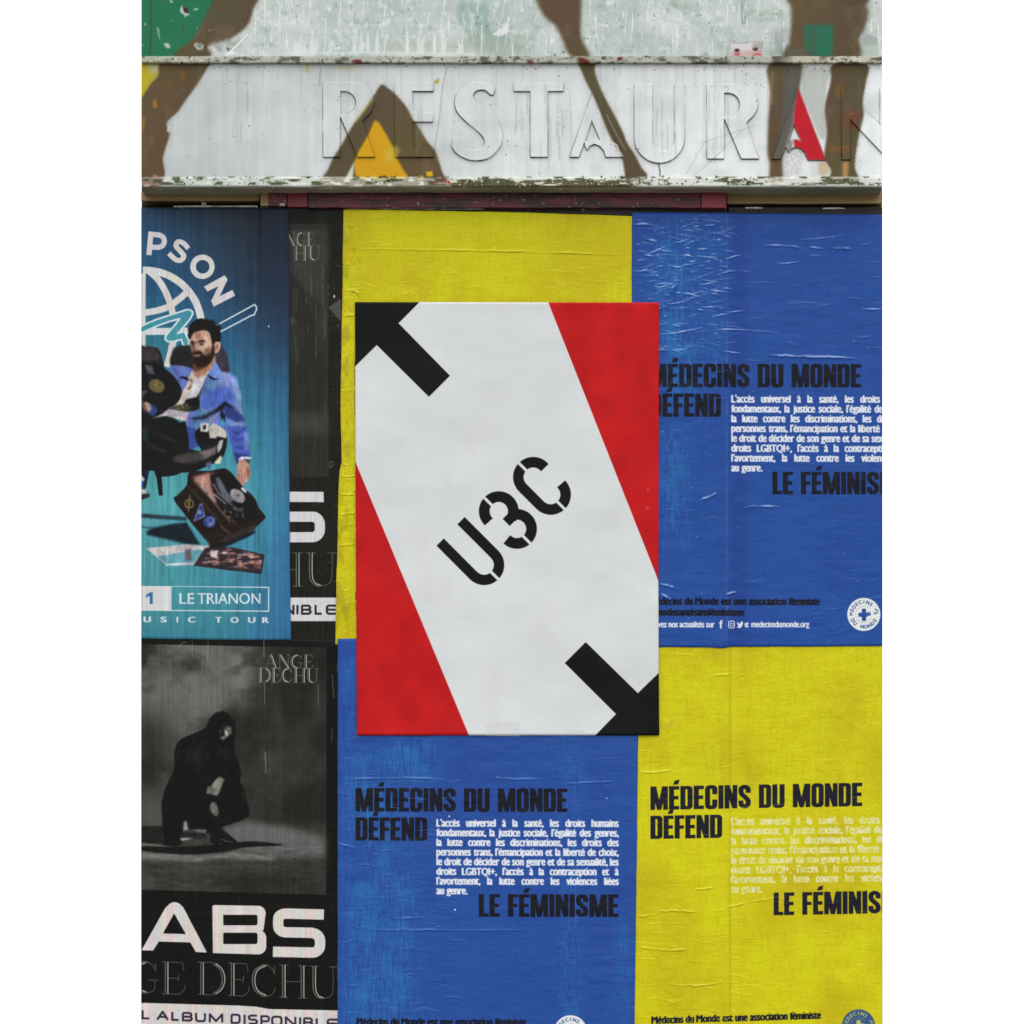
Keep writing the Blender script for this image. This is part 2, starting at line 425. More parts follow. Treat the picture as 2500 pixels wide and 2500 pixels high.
def charity_print(sh, tx, ty, slope=0.0, sy=1.0, dark=(22, 24, 34), light=(214, 216, 226), la=1.0, lbl=0, ltex=None,
                  paper=(222, 224, 222), ink=(44, 74, 140), line=(168, 160, 160), body_slope=None, bx=197, logo_at=(524, 545), foot_slope=None, dtex=None, lew=642):
    L = lambda dy: ty + dy * sy
    bs = slope if body_slope is None else body_slope; fs = slope if foot_slope is None else foot_slope
    put_heavy(sh, 'MÉDECINS DU MONDE', tx, L(0), tx + 517, 57, dark, slope, tex=dtex)
    put_heavy(sh, 'DÉFEND', tx, L(71), tx + 175, 56.5, dark, slope, tex=dtex)
    put_heavy(sh, 'LE FÉMINISME', tx + 301, L(257), tx + lew, 55, dark, slope, tex=dtex)
    B_, G_ = .068, 4.4
    sq = (446 - G_ * (len(BODY[4].split(' ')) - 1)) / (sum(text_w(q, B_) for q in BODY[4].split(' ')) * 17.2 / CAP)
    for i, ln in enumerate(BODY):
        y = L(37 + i * 23.6)
        if i < 7: put_line(sh, ln, tx + bx, y, tx + bx + 446, 17.2, sq, light, B_, slope=bs, a=la, bl=lbl, tex=ltex)
        else: put_line(sh, ln, tx + bx, y, 0, 17.2, sq, light, B_, gap=5, slope=bs, a=la, bl=lbl, tex=ltex)
    put_line(sh, "Médecins du Monde est une association féministe", tx + 2, L(522), tx + 417, 16.5, None, dark, .068, gap=4.6, slope=fs, tex=dtex)
    put_line(sh, "#pasdesantésansféminisme", tx + 2, L(548), tx + 233, 16.5, None, dark, .068, gap=4.6, slope=fs, tex=dtex)
    put_line(sh, "Suivez nos actualités sur", tx + 2, L(576), tx + 160, 13.4, None, light, .05, gap=3.8, slope=fs, a=la, tex=ltex)
    put_text(sh, "et", tx + 233, L(576), tx + 243, 13.4, light, .05, a=la)
    put_text(sh, "medecinsdumonde.org", tx + 249, L(576), tx + 391, 13.4, light, .05, a=la)
    y = L(576)
    put_text(sh, "f", tx + 171, y + 3, tx + 180, 19, light, .04, a=la)
    sh.fill(rr(tx + 193, y - 16, tx + 209, y + 3, 4.5), light, a=la, cut=[rr(tx + 195, y - 14, tx + 207, y + 1, 3.5)])
    sh.fill(disc(tx + 201, y - 6.5, 4.6), light, a=la, cut=[disc(tx + 201, y - 6.5, 2.8)])
    sh.fill(curve([(tx + 215, y - 13), (tx + 221, y - 8), (tx + 224, y - 14), (tx + 228, y - 13), (tx + 229, y - 10), (tx + 226, y - 2), (tx + 220, y + 2), (tx + 214, y), (tx + 218, y - 3), (tx + 215, y - 8)], 4), light, a=la)
    logo(sh, tx + logo_at[0], ty + logo_at[1], paper, ink, line)

def vstreaks(h, w, seed, cx=9, cy=260, oct=3): return noise(h, w, cx, cy, oct, seed)

def blue_sheet(x0, y0, x1, y1, seed, worn):
    sh = Sheet(x0, y0, x1, y1, (40, 77, 150))
    n1 = noise(sh.h, sh.w, 110, 240, 3, seed); n2 = vstreaks(sh.h, sh.w, seed + 1, 5, 70, 3)
    sh.over(np.clip(n1 * .5 + .35 + n2 * .25, 0, 1), (38, 70, 146), .7)
    for cx, ww, ya, yb, st in worn:     # columns where the ink has rubbed through to a greener blue
        g = np.exp(-((sh.X - cx) / ww) ** 2) * np.clip((sh.Y - ya) / 60 + .5, 0, 1) * np.clip((yb - sh.Y) / 60 + .5, 0, 1)
        tex = np.clip(noise(sh.h, sh.w, 4, 30, 3, seed + int(cx)) + noise(sh.h, sh.w, 60, 60, 3, seed + 3 + int(cx)) + .25, 0, 1)
        sh.over(g * tex, (42, 112, 172), .62 * st)
        fibres(sh, int(ww * (yb - ya) * .016 * st), seed + int(cx) + 5, (62, 128, 186), .35, (cx - ww * 1.1, ya, cx + ww * 1.1, yb), 8, 46)
    sh.mul(1 + noise(sh.h, sh.w, 2, 2, 1, seed + 9) * .035 + noise(sh.h, sh.w, 60, 3, 2, seed + 8) * .03)
    paper_relief(sh, seed + 20)
    return sh
def yellow_sheet(x0, y0, x1, y1, seed):
    sh = Sheet(x0, y0, x1, y1, (201, 194, 20))
    n1 = noise(sh.h, sh.w, 150, 170, 4, seed)
    sh.over(np.clip(n1 + .25, 0, 1), (186, 170, 22), .8)
    n2 = noise(sh.h, sh.w, 40, 110, 4, seed + 1)
    sh.over(np.clip(n2 * 1.2 - .1, 0, 1), (202, 203, 18), .5)
    sh.over(np.clip(noise(sh.h, sh.w, 6, 36, 3, seed + 2) * 1.4 - .35, 0, 1), (178, 156, 20), .24)
    sh.over(np.clip(noise(sh.h, sh.w, 40, 3.5, 3, seed + 4) * 1.3 - .45, 0, 1), (180, 158, 26), .3)
    sh.mul(1 + noise(sh.h, sh.w, 2, 2, 1, seed + 9) * .03)
    paper_relief(sh, seed + 20)
    return sh

def make_blue_right():
    sh = blue_sheet(1535, 505, 2165, 1590, 11, [(1650, 55, 540, 980, 1.0), (1640, 40, 1040, 1330, .8), (1745, 30, 560, 900, .5)])
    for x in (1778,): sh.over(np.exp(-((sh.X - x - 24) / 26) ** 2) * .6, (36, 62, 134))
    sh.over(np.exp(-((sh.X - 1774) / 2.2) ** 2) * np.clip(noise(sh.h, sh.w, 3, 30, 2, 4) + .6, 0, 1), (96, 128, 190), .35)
    charity_print(sh, 1585, 945, lew=633, sy=1.018, slope=.002, bx=200, logo_at=(524, 555), dark=(22, 23, 30), dtex=np.clip(.97 + .22 * noise(sh.h, sh.w, 3, 12, 2, 5), 0, 1))
    creases(sh, 190, 21, (190, 198, 230), .8, 1.0, 8, 60, (1543, 535, 1775, 860), .14, w=2.1); creases(sh, 60, 27, (200, 206, 234), .8, 1.0, 10, 50, (1543, 525, 1775, 720), .2, w=2.4)
    creases(sh, 130, 22, (120, 146, 208), .5, .6, 8, 60, w=1.4)
    creases(sh, 26, 23, (186, 190, 230), .85, 1.0, 30, 110, (1600, 570, 2150, 880), .03, 2.2)
    for q in ([(1862, 598), (1900, 598), (1935, 600), (1960, 605)], [(1975, 602), (2010, 606)], [(2030, 604), (2080, 606)], [(1868, 864), (1930, 868), (2000, 870), (2090, 873)],
              [(1545, 548), (1575, 546), (1605, 552)], [(1574, 580), (1590, 585), (1606, 590)], [(1608, 1424), (1630, 1428), (1646, 1434)], [(1610, 1446), (1628, 1456), (1640, 1464)],
              [(1770, 1452), (1786, 1446), (1798, 1445)], [(1815, 1240), (1840, 1234), (1905, 1236)], [(1705, 1220), (1730, 1212), (1750, 1202)]):
        glint(sh, q, (196, 200, 232), .85, 3.0, 1.6)
    specks(sh, 60, 24, (190, 205, 235), .7, .5, 1.4)
    for (a, b), (c, d) in (((1760, 1575), (1800, 1490)),):      # one soft bulge at the seam by the lower edge
        sh.hgt += 2.4 * np.exp(-((sh.X - 1775 + (sh.Y - 1540) * .25) / 12) ** 2 - ((sh.Y - 1560) / 60) ** 2)
    return sh
def make_blue_mid():
    sh = blue_sheet(815, 1550, 1570, 2640, 31, [(900, 60, 1840, 2560, .9), (980, 34, 2060, 2560, .8), (1000, 60, 1790, 1900, 1.1), (1395, 26, 1800, 2560, .7), (1520, 24, 2250, 2560, .5), (850, 20, 1600, 2000, .6)])
    charity_print(sh, 868, 1981, slope=.0025, logo_at=(525, 538))
    creases(sh, 150, 41, (108, 148, 208), .55, .7, 8, 50, (826, 1860, 1100, 2560))
    creases(sh, 110, 42, (96, 132, 200), .4, .6, 8, 50)
    for q in ([(822, 1902), (900, 1900), (1000, 1898), (1090, 1902)], [(1205, 1896), (1240, 1900), (1330, 1900)], [(1380, 1912), (1430, 1909), (1500, 1906)], [(824, 2058), (850, 2064), (868, 2068)],
              [(826, 2000), (850, 2008)], [(950, 2240), (1000, 2240), (1040, 2236)], [(900, 2268), (1000, 2268), (1130, 2270), (1290, 2268)], [(1000, 1784), (1100, 1790)]):
        glint(sh, q, (124, 158, 216), .6, 2.3, 1.2)
    sh.fill([disc(1097, 1993, 2.2), disc(1111, 2221, 2.4), disc(1481, 1949, 1.6)], (196, 208, 226))
    specks(sh, 40, 43, (120, 150, 200), .6, .5, 1.2)
    return sh
def make_yellow_top():
    sh = yellow_sheet(810, 500, 1555, 1640, 51)
    sh.over(np.clip(1 - np.abs(sh.Y - 610) / 120, 0, 1), (196, 186, 20), .3)
    charity_print(sh, 866, 941, dark=(30, 32, 40), light=(214, 208, 150), la=.7)
    creases(sh, 150, 61, (214, 214, 90), .55, .7, 8, 90, (836, 520, 1545, 740), .05)
    creases(sh, 90, 62, (222, 220, 120), .6, 1.2, 6, 34, (824, 640, 872, 1570), .2, 1.8)
    for q in ([(1190, 610), (1240, 611), (1300, 610)], [(1340, 614), (1400, 616), (1450, 617)], [(840, 604), (930, 606), (1100, 609), (1200, 611), (1520, 620)], [(838, 706), (860, 708), (876, 714)],
              [(832, 1160), (850, 1162), (870, 1158)], [(826, 1204), (850, 1206), (866, 1204)], [(828, 1255), (868, 1250)], [(824, 1330), (868, 1326)], [(838, 770), (870, 766)]):
        glint(sh, q, (222, 220, 100), .6, 2.6, 1.8)
    # crumpled, paste-stained left edge
    g = np.clip((872 - sh.X) / 26, 0, 1) * np.clip(noise(sh.h, sh.w, 18, 40, 3, 63) + .2, 0, 1)
    sh.over(g, (150, 140, 40), .55); sh.hgt += g * 1.4
    specks(sh, 90, 64, (60, 60, 40), .6, .5, 1.5, (826, 520, 880, 760))
    return sh
def make_yellow_low():
    sh = yellow_sheet(1535, 1565, 2165, 2640, 71)
    sh.over(np.exp(-((sh.X - 1782) / 3) ** 2), (150, 138, 20), .45)
    sh.over(np.exp(-((sh.X - 1790) / 14) ** 2), (206, 204, 40), .3)
    lt = np.clip(.82 + .45 * noise(sh.h, sh.w, 7, 9, 3, 77), .25, 1)
    charity_print(sh, 1588, 1977.5, lew=634, slope=-.0185, body_slope=-.012, dark=(31, 31, 42), light=(220, 218, 186), la=.92, lbl=.3, ltex=lt, bx=196,
                  paper=(58, 84, 128), ink=(176, 186, 96), line=(140, 150, 110), logo_at=(508, 527), foot_slope=-.03)
    creases(sh, 170, 81, (222, 220, 96), .55, .8, 8, 70, None, .08)
    creases(sh, 110, 82, (150, 140, 16), .45, .5, 10, 60, None, .08)
    creases(sh, 90, 84, (224, 222, 110), .6, .9, 10, 60, (1545, 2240, 1800, 2500), .08)
    for q in ([(1560, 1882), (1600, 1884), (1640, 1878)], [(1600, 2224), (1650, 2222), (1700, 2224)], [(1770, 2214), (1800, 2208), (1820, 2202)], [(1555, 2236), (1600, 2232)], [(1690, 2170), (1740, 2166)],
              [(1740, 1648), (1780, 1646)], [(1830, 2200), (1900, 2190)], [(1552, 2310), (1620, 2318), (1680, 2316)], [(1620, 2400), (1700, 2404), (1760, 2398)]):
        glint(sh, q, (222, 218, 110), .6, 2.4, 1.6)
    g = np.exp(-((sh.X - 1640) / 22) ** 2 - ((sh.Y - 1770) / 24) ** 2) * np.clip(noise(sh.h, sh.w, 8, 8, 3, 83) + .5, 0, 1)
    sh.over(g, (186, 150, 70), .5)
    return sh

# ------------------------------------------------------------------ the white, red and black arrow poster
def make_arrow_poster():
    sh = Sheet(860, 730, 1616, 1802, (209, 211, 213))
    A = zoom(820, 700, 2.356); B = zoom(820, 1200, 2.356)
    red, blk = (185, 30, 33), (25, 26, 26)
    sh.fill(np.concatenate([A([(1210, 60), (1900, 60)]), B([(1900, 620), (1855, 512)])]), red)
    sh.fill(np.concatenate([A([(60, 890), (113, 1010)]), B([(765, 1403), (783, 1445), (60, 1445)])]), red)
    sh.fill(A([(60, 50), (519, 50), (360, 210), (656, 512), (535, 633), (235, 335), (60, 508)]), blk)
    sh.fill(B([(1437, 866), (1737, 1160), (1900, 1002), (1900, 1445), (1451, 1445), (1612, 1280), (1317, 987)]), blk)
    # the stencilled characters
    g = 8.5; q = math.sqrt(.5)
    def gap(cx, cy, L=60): return B([(cx + q * (a * L) - q * b * g, cy + q * (a * L) + q * b * g) for a, b in ((-1, -1), (1, -1), (1, 1), (-1, 1))])
    U = [(720, 168), (914, 362)] + arc(853, 423, 86, -45, 135, 16)[1:-1] + [(792, 484), (600, 291)]
    sh.fill([B(p) for p in stroke(U, 59)], blk, cut=[gap(905, 475)])
    t1 = arc(937, 113, 84, 133, 392, 26); t2 = arc(1042, 215, 84, -112, 134, 24)
    sh.fill([B(p) for p in stroke(t1, 61)], blk, cut=[gap(875, 57)])
    sh.fill([B(p) for p in stroke([(980, 178), (1030, 128)], 57)], blk)
    sh.fill([B(p) for p in stroke(t2, 61)], blk, cut=[gap(1098, 278)])
    D = 1178
    c = arc(1135, 1095, 86, -39, -225, 18) + arc(1236, 1196, 86, 135, -46, 18)
    sh.fill([B([(x, y - D) for x, y in p]) for p in stroke(c, 60)], blk, cut=[gap(1073, 1035 - D), gap(1297, 1260 - D)])
    sh.mul(1 + noise(sh.h, sh.w, 170, 110, 4, 91) * .018 + noise(sh.h, sh.w, 2, 2, 1, 92) * .008)
    sh.fill([A([(1000, 110), (940, 118), (975, 128)]), A([(1795, 1160), (1800, 1165), (1790, 1180)]), A([(1780, 1275), (1800, 1270), (1795, 1280)])], (232, 226, 226), a=.5, bl=1)
    pst = np.clip(noise(sh.h, sh.w, 60, 90, 4, 95) * 1.6 - .7, 0, 1); wht = np.clip((sh.c.min(2) - 120) / 60, 0, 1); sh.over(pst * wht, (196, 194, 186), .18)
    sh.mul(1 + noise(sh.h, sh.w, 50, 70, 4, 97) * .06 * (1 - wht))
    for x0, x1, y in ((1322, 1370, 1378), (1380, 1432, 1380)):    # faint pencil signature
        p = [(x0 + (x1 - x0) * i / 9, y + (-9 if i % 2 else 7) * (1 if i in (1, 2, 6) else .5)) for i in range(10)]
        sh.fill([B(k) for k in stroke(p, 1.6)], (150, 152, 152), a=.55)
    sh.hgt += noise(sh.h, sh.w, 210, 130, 3, 93, .4) * 1.5 + noise(sh.h, sh.w, 3, 3, 2, 94) * .02
    return sh

# ------------------------------------------------------------------ the concert poster
def field(sh, xs, ys, cols):
    c = np.array(cols, float)
    out = np.zeros((sh.h, sh.w, 3), np.float32)
    for k in range(3):
        tmp = np.stack([np.interp(sh.X[0], xs, c[i, :, k]) for i in range(len(ys))])
        yi = np.clip(np.searchsorted(ys, sh.Y[:, 0]) - 1, 0, len(ys) - 2)
        f = np.clip((sh.Y[:, 0] - np.array(ys)[yi]) / (np.array(ys)[yi + 1] - np.array(ys)[yi]), 0, 1)[:, None]
        out[..., k] = tmp[yi] * (1 - f) + tmp[yi + 1] * f
    sh.c[:] = out
def make_concert():
    sh = Sheet(335, 495, 725, 1575)
    field(sh, [344, 440, 560, 640, 710], [500, 580, 700, 820, 950, 1080, 1200, 1300, 1420, 1500, 1562],
          [[(44, 70, 96), (42, 62, 82), (40, 50, 62), (34, 40, 50), (32, 38, 48)],
           [(42, 88, 132), (42, 76, 110), (42, 60, 80), (38, 48, 62), (36, 46, 62)],
           [(40, 92, 132), (40, 82, 120), (42, 70, 100), (38, 56, 76), (38, 54, 78)],
           [(48, 128, 150), (44, 112, 146), (42, 96, 138), (42, 78, 112), (42, 70, 106)],
           [(66, 152, 160), (56, 132, 156), (48, 120, 152), (48, 110, 150), (44, 98, 142)],
           [(76, 164, 170), (66, 156, 172), (60, 148, 172), (56, 136, 166), (48, 112, 156)],
           [(84, 172, 176), (78, 168, 178), (72, 164, 180), (66, 152, 178), (52, 118, 162)],
           [(84, 166, 176), (76, 160, 178), (66, 152, 178), (60, 142, 176), (50, 116, 166)],
           [(76, 160, 166), (66, 152, 166), (62, 146, 170), (56, 130, 168), (48, 112, 164)],
           [(70, 150, 162), (62, 146, 160), (60, 142, 160), (54, 128, 164), (48, 112, 164)],
           [(54, 132, 160), (54, 134, 158), (56, 134, 162), (50, 118, 164), (48, 108, 160)]])
    g_ = sh.c.mean(2, keepdims=True); sh.c[:] = (g_ + (sh.c - g_) * .9) * .93
    sh.mul(1 + noise(sh.h, sh.w, 7, 240, 3, 101) * .07 + noise(sh.h, sh.w, 2, 26, 2, 102) * .05)
    Z = zoom(340, 500, 3.7154); Q = zoom(340, 600, 7.4308); R = zoom(340, 740, 6.0375); T = zoom(340, 1040, 6.0375)
    wh = lambda x, y: np.stack([206 + 0 * x, 203 + 4 * np.sin(y * .05), 202 + 5 * np.sin(x * .07)], -1)
    st = lambda z, p, w, k: [z(q) for q in stroke(p, w)]
    # arched name
    sh.fill(st(Z, [(87, 456), (107, 243)], 48, 1) + st(Z, [(100, 268), (165, 272)] + arc(172, 330, 56, -85, 92, 12) + [(95, 384)], 47, 1), wh)
    sh.fill(st(Z, curve([(446, 398), (400, 348), (350, 336), (334, 376), (372, 420), (404, 462), (382, 500), (332, 498), (268, 440)], 5, False), 46, 1), wh)
    sh.fill(Z(disc(573, 562, 111, n=50)), wh, cut=[Z(disc(575, 562, 61, n=40))])
    sh.fill(Q([(1175, 740), (1550, 535), (1603, 612), (1460, 915), (1692, 800), (1740, 905), (1350, 1105), (1305, 1000), (1432, 735), (1235, 832)]), wh)
    # ring and globe
    sh.fill(st(Z, arc(50, 1108, 514, -92, -4, 40), 66, 1), wh)
    sh.fill([Q([(34, 500), (118, 515), (112, 1850), (34, 1850)])] +
            st(Q, curve([(150, 440), (330, 600), (470, 820), (570, 1080), (610, 1260)], 6, False), 118, 1) +
            st(Q, curve([(100, 1215), (300, 1180), (520, 1110), (720, 970), (860, 850)], 6, False), 118, 1) +
            [Q([(34, 1500), (440, 1490), (900, 1485), (900, 1610), (520, 1615), (34, 1620)])] + st(Q, curve([(640, 1640), (600, 1800), (570, 1950), (500, 2200)], 5, False), 124, 1), wh)
    # brush zigzag with white outline
    zq = Q([(10, 1476), (160, 1400), (330, 1330), (620, 1238), (860, 1160), (920, 1160), (965, 1195), (970, 1240), (935, 1310), (860, 1410), (780, 1500), (700, 1590), (800, 1560), (835, 1580), (860, 1640), (900, 1720), (890, 1850), (800, 1810), (765, 1700), (620, 1738), (520, 1740), (470, 1700), (475, 1640), (560, 1540),
            (660, 1420), (735, 1325), (560, 1370), (360, 1440), (180, 1520), (10, 1592)])
    sh.fill(zq, lambda x, y: np.stack([62 - 6 * np.sin(x * .04), 140 + 6 * np.sin(y * .04), 156 + 0 * x], -1))
    sh.fill(stroke(list(zq), 4.4, closed=True), (202, 214, 222))
    pen = Z([(680, 1105), (1045, 905), (1063, 925), (1064, 950), (1042, 998), (1018, 1003), (720, 1160)])
    sh.fill(stroke(pen, 3.6), (202, 214, 222), a=.95)
    before = sh.c.copy()
    # seats
    sh.fill(R(curve([(0, 648), (100, 646), (240, 648), (300, 700), (345, 830), (368, 960), (300, 1020), (100, 1020), (0, 1000)], 4)), (33, 30, 32)); sh.fill(R([(0, 1300), (100, 1400), (420, 1540), (480, 1560), (300, 1900), (0, 1960)]), (26, 28, 30))
    sh.fill(R(curve([(20, 660), (200, 655), (270, 720), (300, 830), (150, 860), (20, 840)], 4)), (58, 50, 52), bl=4)
    sh.fill(R(curve([(455, 900), (480, 740), (530, 650), (660, 625), (800, 635), (860, 800), (860, 960), (600, 960)], 4)), (34, 35, 37), bl=.6)
    sh.fill(R(curve([(1090, 600), (1220, 620), (1300, 800), (1335, 1010), (1250, 1040), (1130, 900)], 4)), (58, 54, 66), bl=1)
    # jacket
    jk = lambda x, y: np.stack([100 + 16 * np.sin(x * .09 + y * .03), 122 + 13 * np.sin(x * .08 + y * .03), 176 + 10 * np.sin(x * .06)], -1)
    sh.fill(R(curve([(440, 960), (520, 915), (700, 940), (800, 1000), (760, 1200), (620, 1330), (560, 1180)], 4)), (92, 110, 176))
    body = [(1110, 830), (1150, 900), (1210, 1010), (1330, 1030), (1430, 1110), (1490, 1280), (1510, 1480), (1530, 1640), (1560, 1760), (1600, 1860), (1610, 1960), (1440, 1960), (1300, 1960), (1200, 1960), (730, 1960), (690, 1800),
            (700, 1650), (850, 1580), (900, 1500), (890, 1380), (930, 1200), (980, 1060), (1040, 960)]
    sh.fill(R(body), jk)
    sh.fill(R(curve([(1010, 1300), (1200, 1240), (1360, 1290), (1330, 1450), (1150, 1540), (960, 1560), (900, 1440)], 4)), (72, 98, 180), bl=5)
    sh.fill(R(curve([(1190, 1030), (1330, 1060), (1440, 1170), (1480, 1420), (1390, 1300), (1280, 1160)], 4)), (146, 162, 208), bl=4, a=.8)
    sh.fill(R([(760, 1700), (960, 1650), (1150, 1540), (1270, 1440), (1310, 1480), (1430, 1560), (1260, 1560), (1150, 1610), (960, 1710), (800, 1720)]), (17, 18, 28), bl=1.6)
    sh.fill(R([(1250, 1500), (1400, 1560), (1520, 1650), (1560, 1740), (1420, 1760), (1320, 1700), (1260, 1660)]), (44, 58, 120), bl=2)
    sh.fill(R([(1215, 1560), (1270, 1660), (1260, 1760), (1210, 1720), (1190, 1640)]), (22, 26, 40), bl=.8)
    sh.fill(R([(1232, 1690), (1262, 1810), (1200, 1790)]), (64, 160, 168))
    # shirt, chest, belly shadow
    sh.fill(R([(780, 990), (830, 1080), (1010, 1010), (1080, 960), (1100, 900), (1000, 1060), (940, 1200), (890, 1300), (860, 1420), (700, 1480), (520, 1520), (470, 1500), (600, 1380), (700, 1200), (730, 1080)]), (196, 184, 176))
    sh.fill(R([(840, 1110), (960, 1090), (900, 1230), (850, 1380), (700, 1400), (790, 1230)]), (196, 196, 206), bl=1.5)
    sh.fill(R([(690, 1420), (850, 1380), (960, 1180), (930, 1250), (890, 1400), (895, 1560), (820, 1590), (600, 1600), (540, 1530), (650, 1500)]), (24, 22, 22), bl=1)
    sh.fill(R([(440, 1540), (560, 1500), (690, 1500), (780, 1540), (700, 1600), (560, 1600)]), (70, 62, 44), bl=1.5)
    for a, b in ((575, 1550), (595, 1590), (700, 1497), (640, 1530)): sh.fill(R(disc(a, b, 9)), (206, 200, 170))
    sh.fill(R([(740, 1110), (790, 1140), (770, 1240), (735, 1290), (700, 1260), (780, 1190)]), (100, 74, 54), bl=.8)
    # neck, face
    sh.fill(R([(800, 900), (1110, 760), (1130, 840), (1060, 960), (960, 1060), (850, 1110), (800, 1010)]), (172, 124, 96), bl=.8)
    sh.fill(R(curve([(800, 900), (960, 900), (1050, 830), (1020, 920), (900, 990), (820, 1000)], 4)), (94, 56, 42), bl=2)
    sh.fill(R(curve([(760, 440), (900, 395), (1040, 420), (1110, 560), (1110, 720), (1070, 830), (960, 905), (840, 910), (795, 820), (770, 700), (745, 580)], 5)), (186, 152, 132))
    sh.fill(R(curve([(770, 560), (860, 600), (850, 700), (800, 760), (770, 700)], 4)), (118, 82, 72), bl=2)
    sh.fill(R(curve([(830, 440), (900, 440), (890, 540), (850, 560)], 4)), (168, 112, 90), bl=2.5)
    sh.fill(R(curve([(1120, 580), (1180, 565), (1195, 640), (1160, 720), (1110, 730)], 4)), (196, 158, 140))
    sh.fill(R(curve([(1140, 610), (1165, 620), (1150, 680), (1130, 670)], 4)), (120, 84, 72), bl=.8)
    # hair, beard, brows, eyes, mouth
    sh.fill(R(curve([(720, 470), (735, 350), (800, 270), (900, 225), (1010, 255), (1120, 310), (1190, 400), (1205, 520), (1180, 570), (1120, 570), (1085, 640), (1060, 540), (1030, 430), (960, 400), (880, 410), (800, 440), (755, 520), (735, 530)], 5)), (22, 19, 18))
    sh.fill(R(curve([(800, 720), (900, 700), (960, 760), (1040, 720), (1080, 620), (1110, 640), (1105, 760), (1060, 870), (960, 935), (850, 940), (800, 860), (780, 770)], 5)), (38, 26, 24), bl=1.2)
    sh.fill(R(curve([(960, 690), (1060, 640), (1050, 740), (970, 770)], 4)), (128, 92, 76), bl=3)
    sh.fill(R([(790, 765), (905, 755), (900, 785), (800, 790)]), (150, 104, 96), bl=.6)
    sh.fill(R([(860, 560), (930, 540), (1000, 580), (930, 575), (870, 590)]) , (30, 22, 20), bl=.5)
    sh.fill(R([(750, 565), (810, 560), (820, 590), (760, 590)]), (32, 24, 22), bl=.5)
    sh.fill(R(curve([(890, 600), (940, 585), (960, 605), (930, 625), (895, 620)], 4)), (44, 30, 28), bl=.5)
    sh.fill(R(curve([(765, 600), (800, 590), (805, 615), (775, 625)], 4)), (50, 34, 32), bl=.5)
    sh.fill(R([(800, 700), (870, 690), (860, 715), (810, 720)]), (96, 62, 54), bl=1)
    rg = random.Random(31)
    for _ in range(34):      # tousled ends of the hair
        a_ = rg.uniform(3.3, 6.0); hx, hy = 965 + 235 * math.cos(a_), 420 + 175 * math.sin(a_)
        sh.fill(R([(hx - 16, hy + 10), (hx + rg.uniform(-26, 20), hy - rg.uniform(10, 34)), (hx + 18, hy + 10)]), (20, 18, 17), bl=.4)
    for _ in range(14): 
        hx, hy = rg.uniform(760, 1150), rg.uniform(290, 400); sh.fill([R(q) for q in stroke([(hx, hy), (hx + 20, hy - 26), (hx + 60, hy - 30)], 7)], (52, 44, 40), a=.6, bl=.6)
    sh.fill(R(curve([(900, 430), (1000, 420), (1050, 520), (1060, 620), (980, 660), (930, 600), (1000, 560)], 4)), (204, 172, 152), a=.6, bl=2.5)
    sh.fill(R([(822, 610), (850, 600), (870, 690), (830, 690)]), (206, 172, 154), a=.8, bl=1)
    # folds of the jacket
    for p, w_, c_, a_ in (([(1180, 1150), (1130, 1300), (1080, 1420)], 26, (66, 88, 160), .6), ([(1330, 1120), (1360, 1260), (1350, 1400)], 22, (62, 84, 158), .6), ([(1020, 1180), (1000, 1320), (1010, 1430)], 18, (124, 142, 204), .6), ([(1440, 1220), (1470, 1360), (1480, 1480)], 22, (158, 172, 216), .7),
                          ([(1250, 1090), (1290, 1200), (1260, 1330)], 20, (128, 146, 206), .6), ([(1120, 1580), (1000, 1650), (860, 1690)], 14, (104, 124, 196), .6), ([(800, 1760), (900, 1740), (1040, 1700)], 14, (44, 60, 134), .7), ([(960, 1240), (930, 1400), (930, 1540)], 16, (58, 78, 150), .7), ([(500, 960), (560, 1060), (600, 1180)], 16, (64, 82, 150), .7)):
        sh.fill([R(q) for q in stroke(curve(p, 6, False), w_)], c_, a=a_, bl=1.8)
    # jacket collar
    sh.fill(R([(1120, 850), (1205, 1010), (1195, 1120), (1100, 1100), (1010, 1050), (1070, 970)]), (106, 132, 196))
    sh.fill(R([(1000, 1045), (1110, 1110), (1195, 1118), (1100, 1135), (1040, 1110)]), (16, 18, 34))
    sh.fill(R([(580, 1100), (640, 1075), (720, 1100), (735, 1150), (660, 1120)]), (20, 24, 44))
    for p in ([(985, 1060), (930, 1200), (888, 1340), (905, 1480), (880, 1570), (740, 1610), (690, 1690), (720, 1900), (735, 2060)],):
        sh.fill([R(q) for q in stroke(p, 9)], (140, 148, 190), a=.7)
    # record held up, its label, the hand and cuff
    sh.fill(R(curve([(0, 900), (140, 880), (300, 920), (470, 1040), (590, 1190), (625, 1330), (560, 1470), (420, 1540), (240, 1500), (100, 1400), (0, 1300)], 6)), (19, 18, 20))
    sh.fill(R([(80, 905), (190, 915), (230, 1055), (130, 1040)]), (84, 82, 94), bl=1)
    sh.fill(R(disc(255, 1220, 122, 98, rot=.5)), (98, 88, 62)); sh.fill(R(disc(250, 1210, 60, 48, rot=.5)), (112, 96, 60), bl=2)
    sh.fill(R(curve([(0, 1330), (60, 1290), (130, 1300), (70, 1350), (40, 1420), (80, 1470), (150, 1540), (160, 1600), (110, 1610), (20, 1500)], 4)), (96, 76, 66), bl=.6)
    sh.fill(R(curve([(80, 1460), (150, 1480), (180, 1560), (150, 1610), (110, 1560)], 4)), (170, 140, 128))
    sh.fill(R([(150, 1460), (250, 1530), (270, 1590), (210, 1670), (130, 1620), (180, 1560)]), (48, 62, 118))
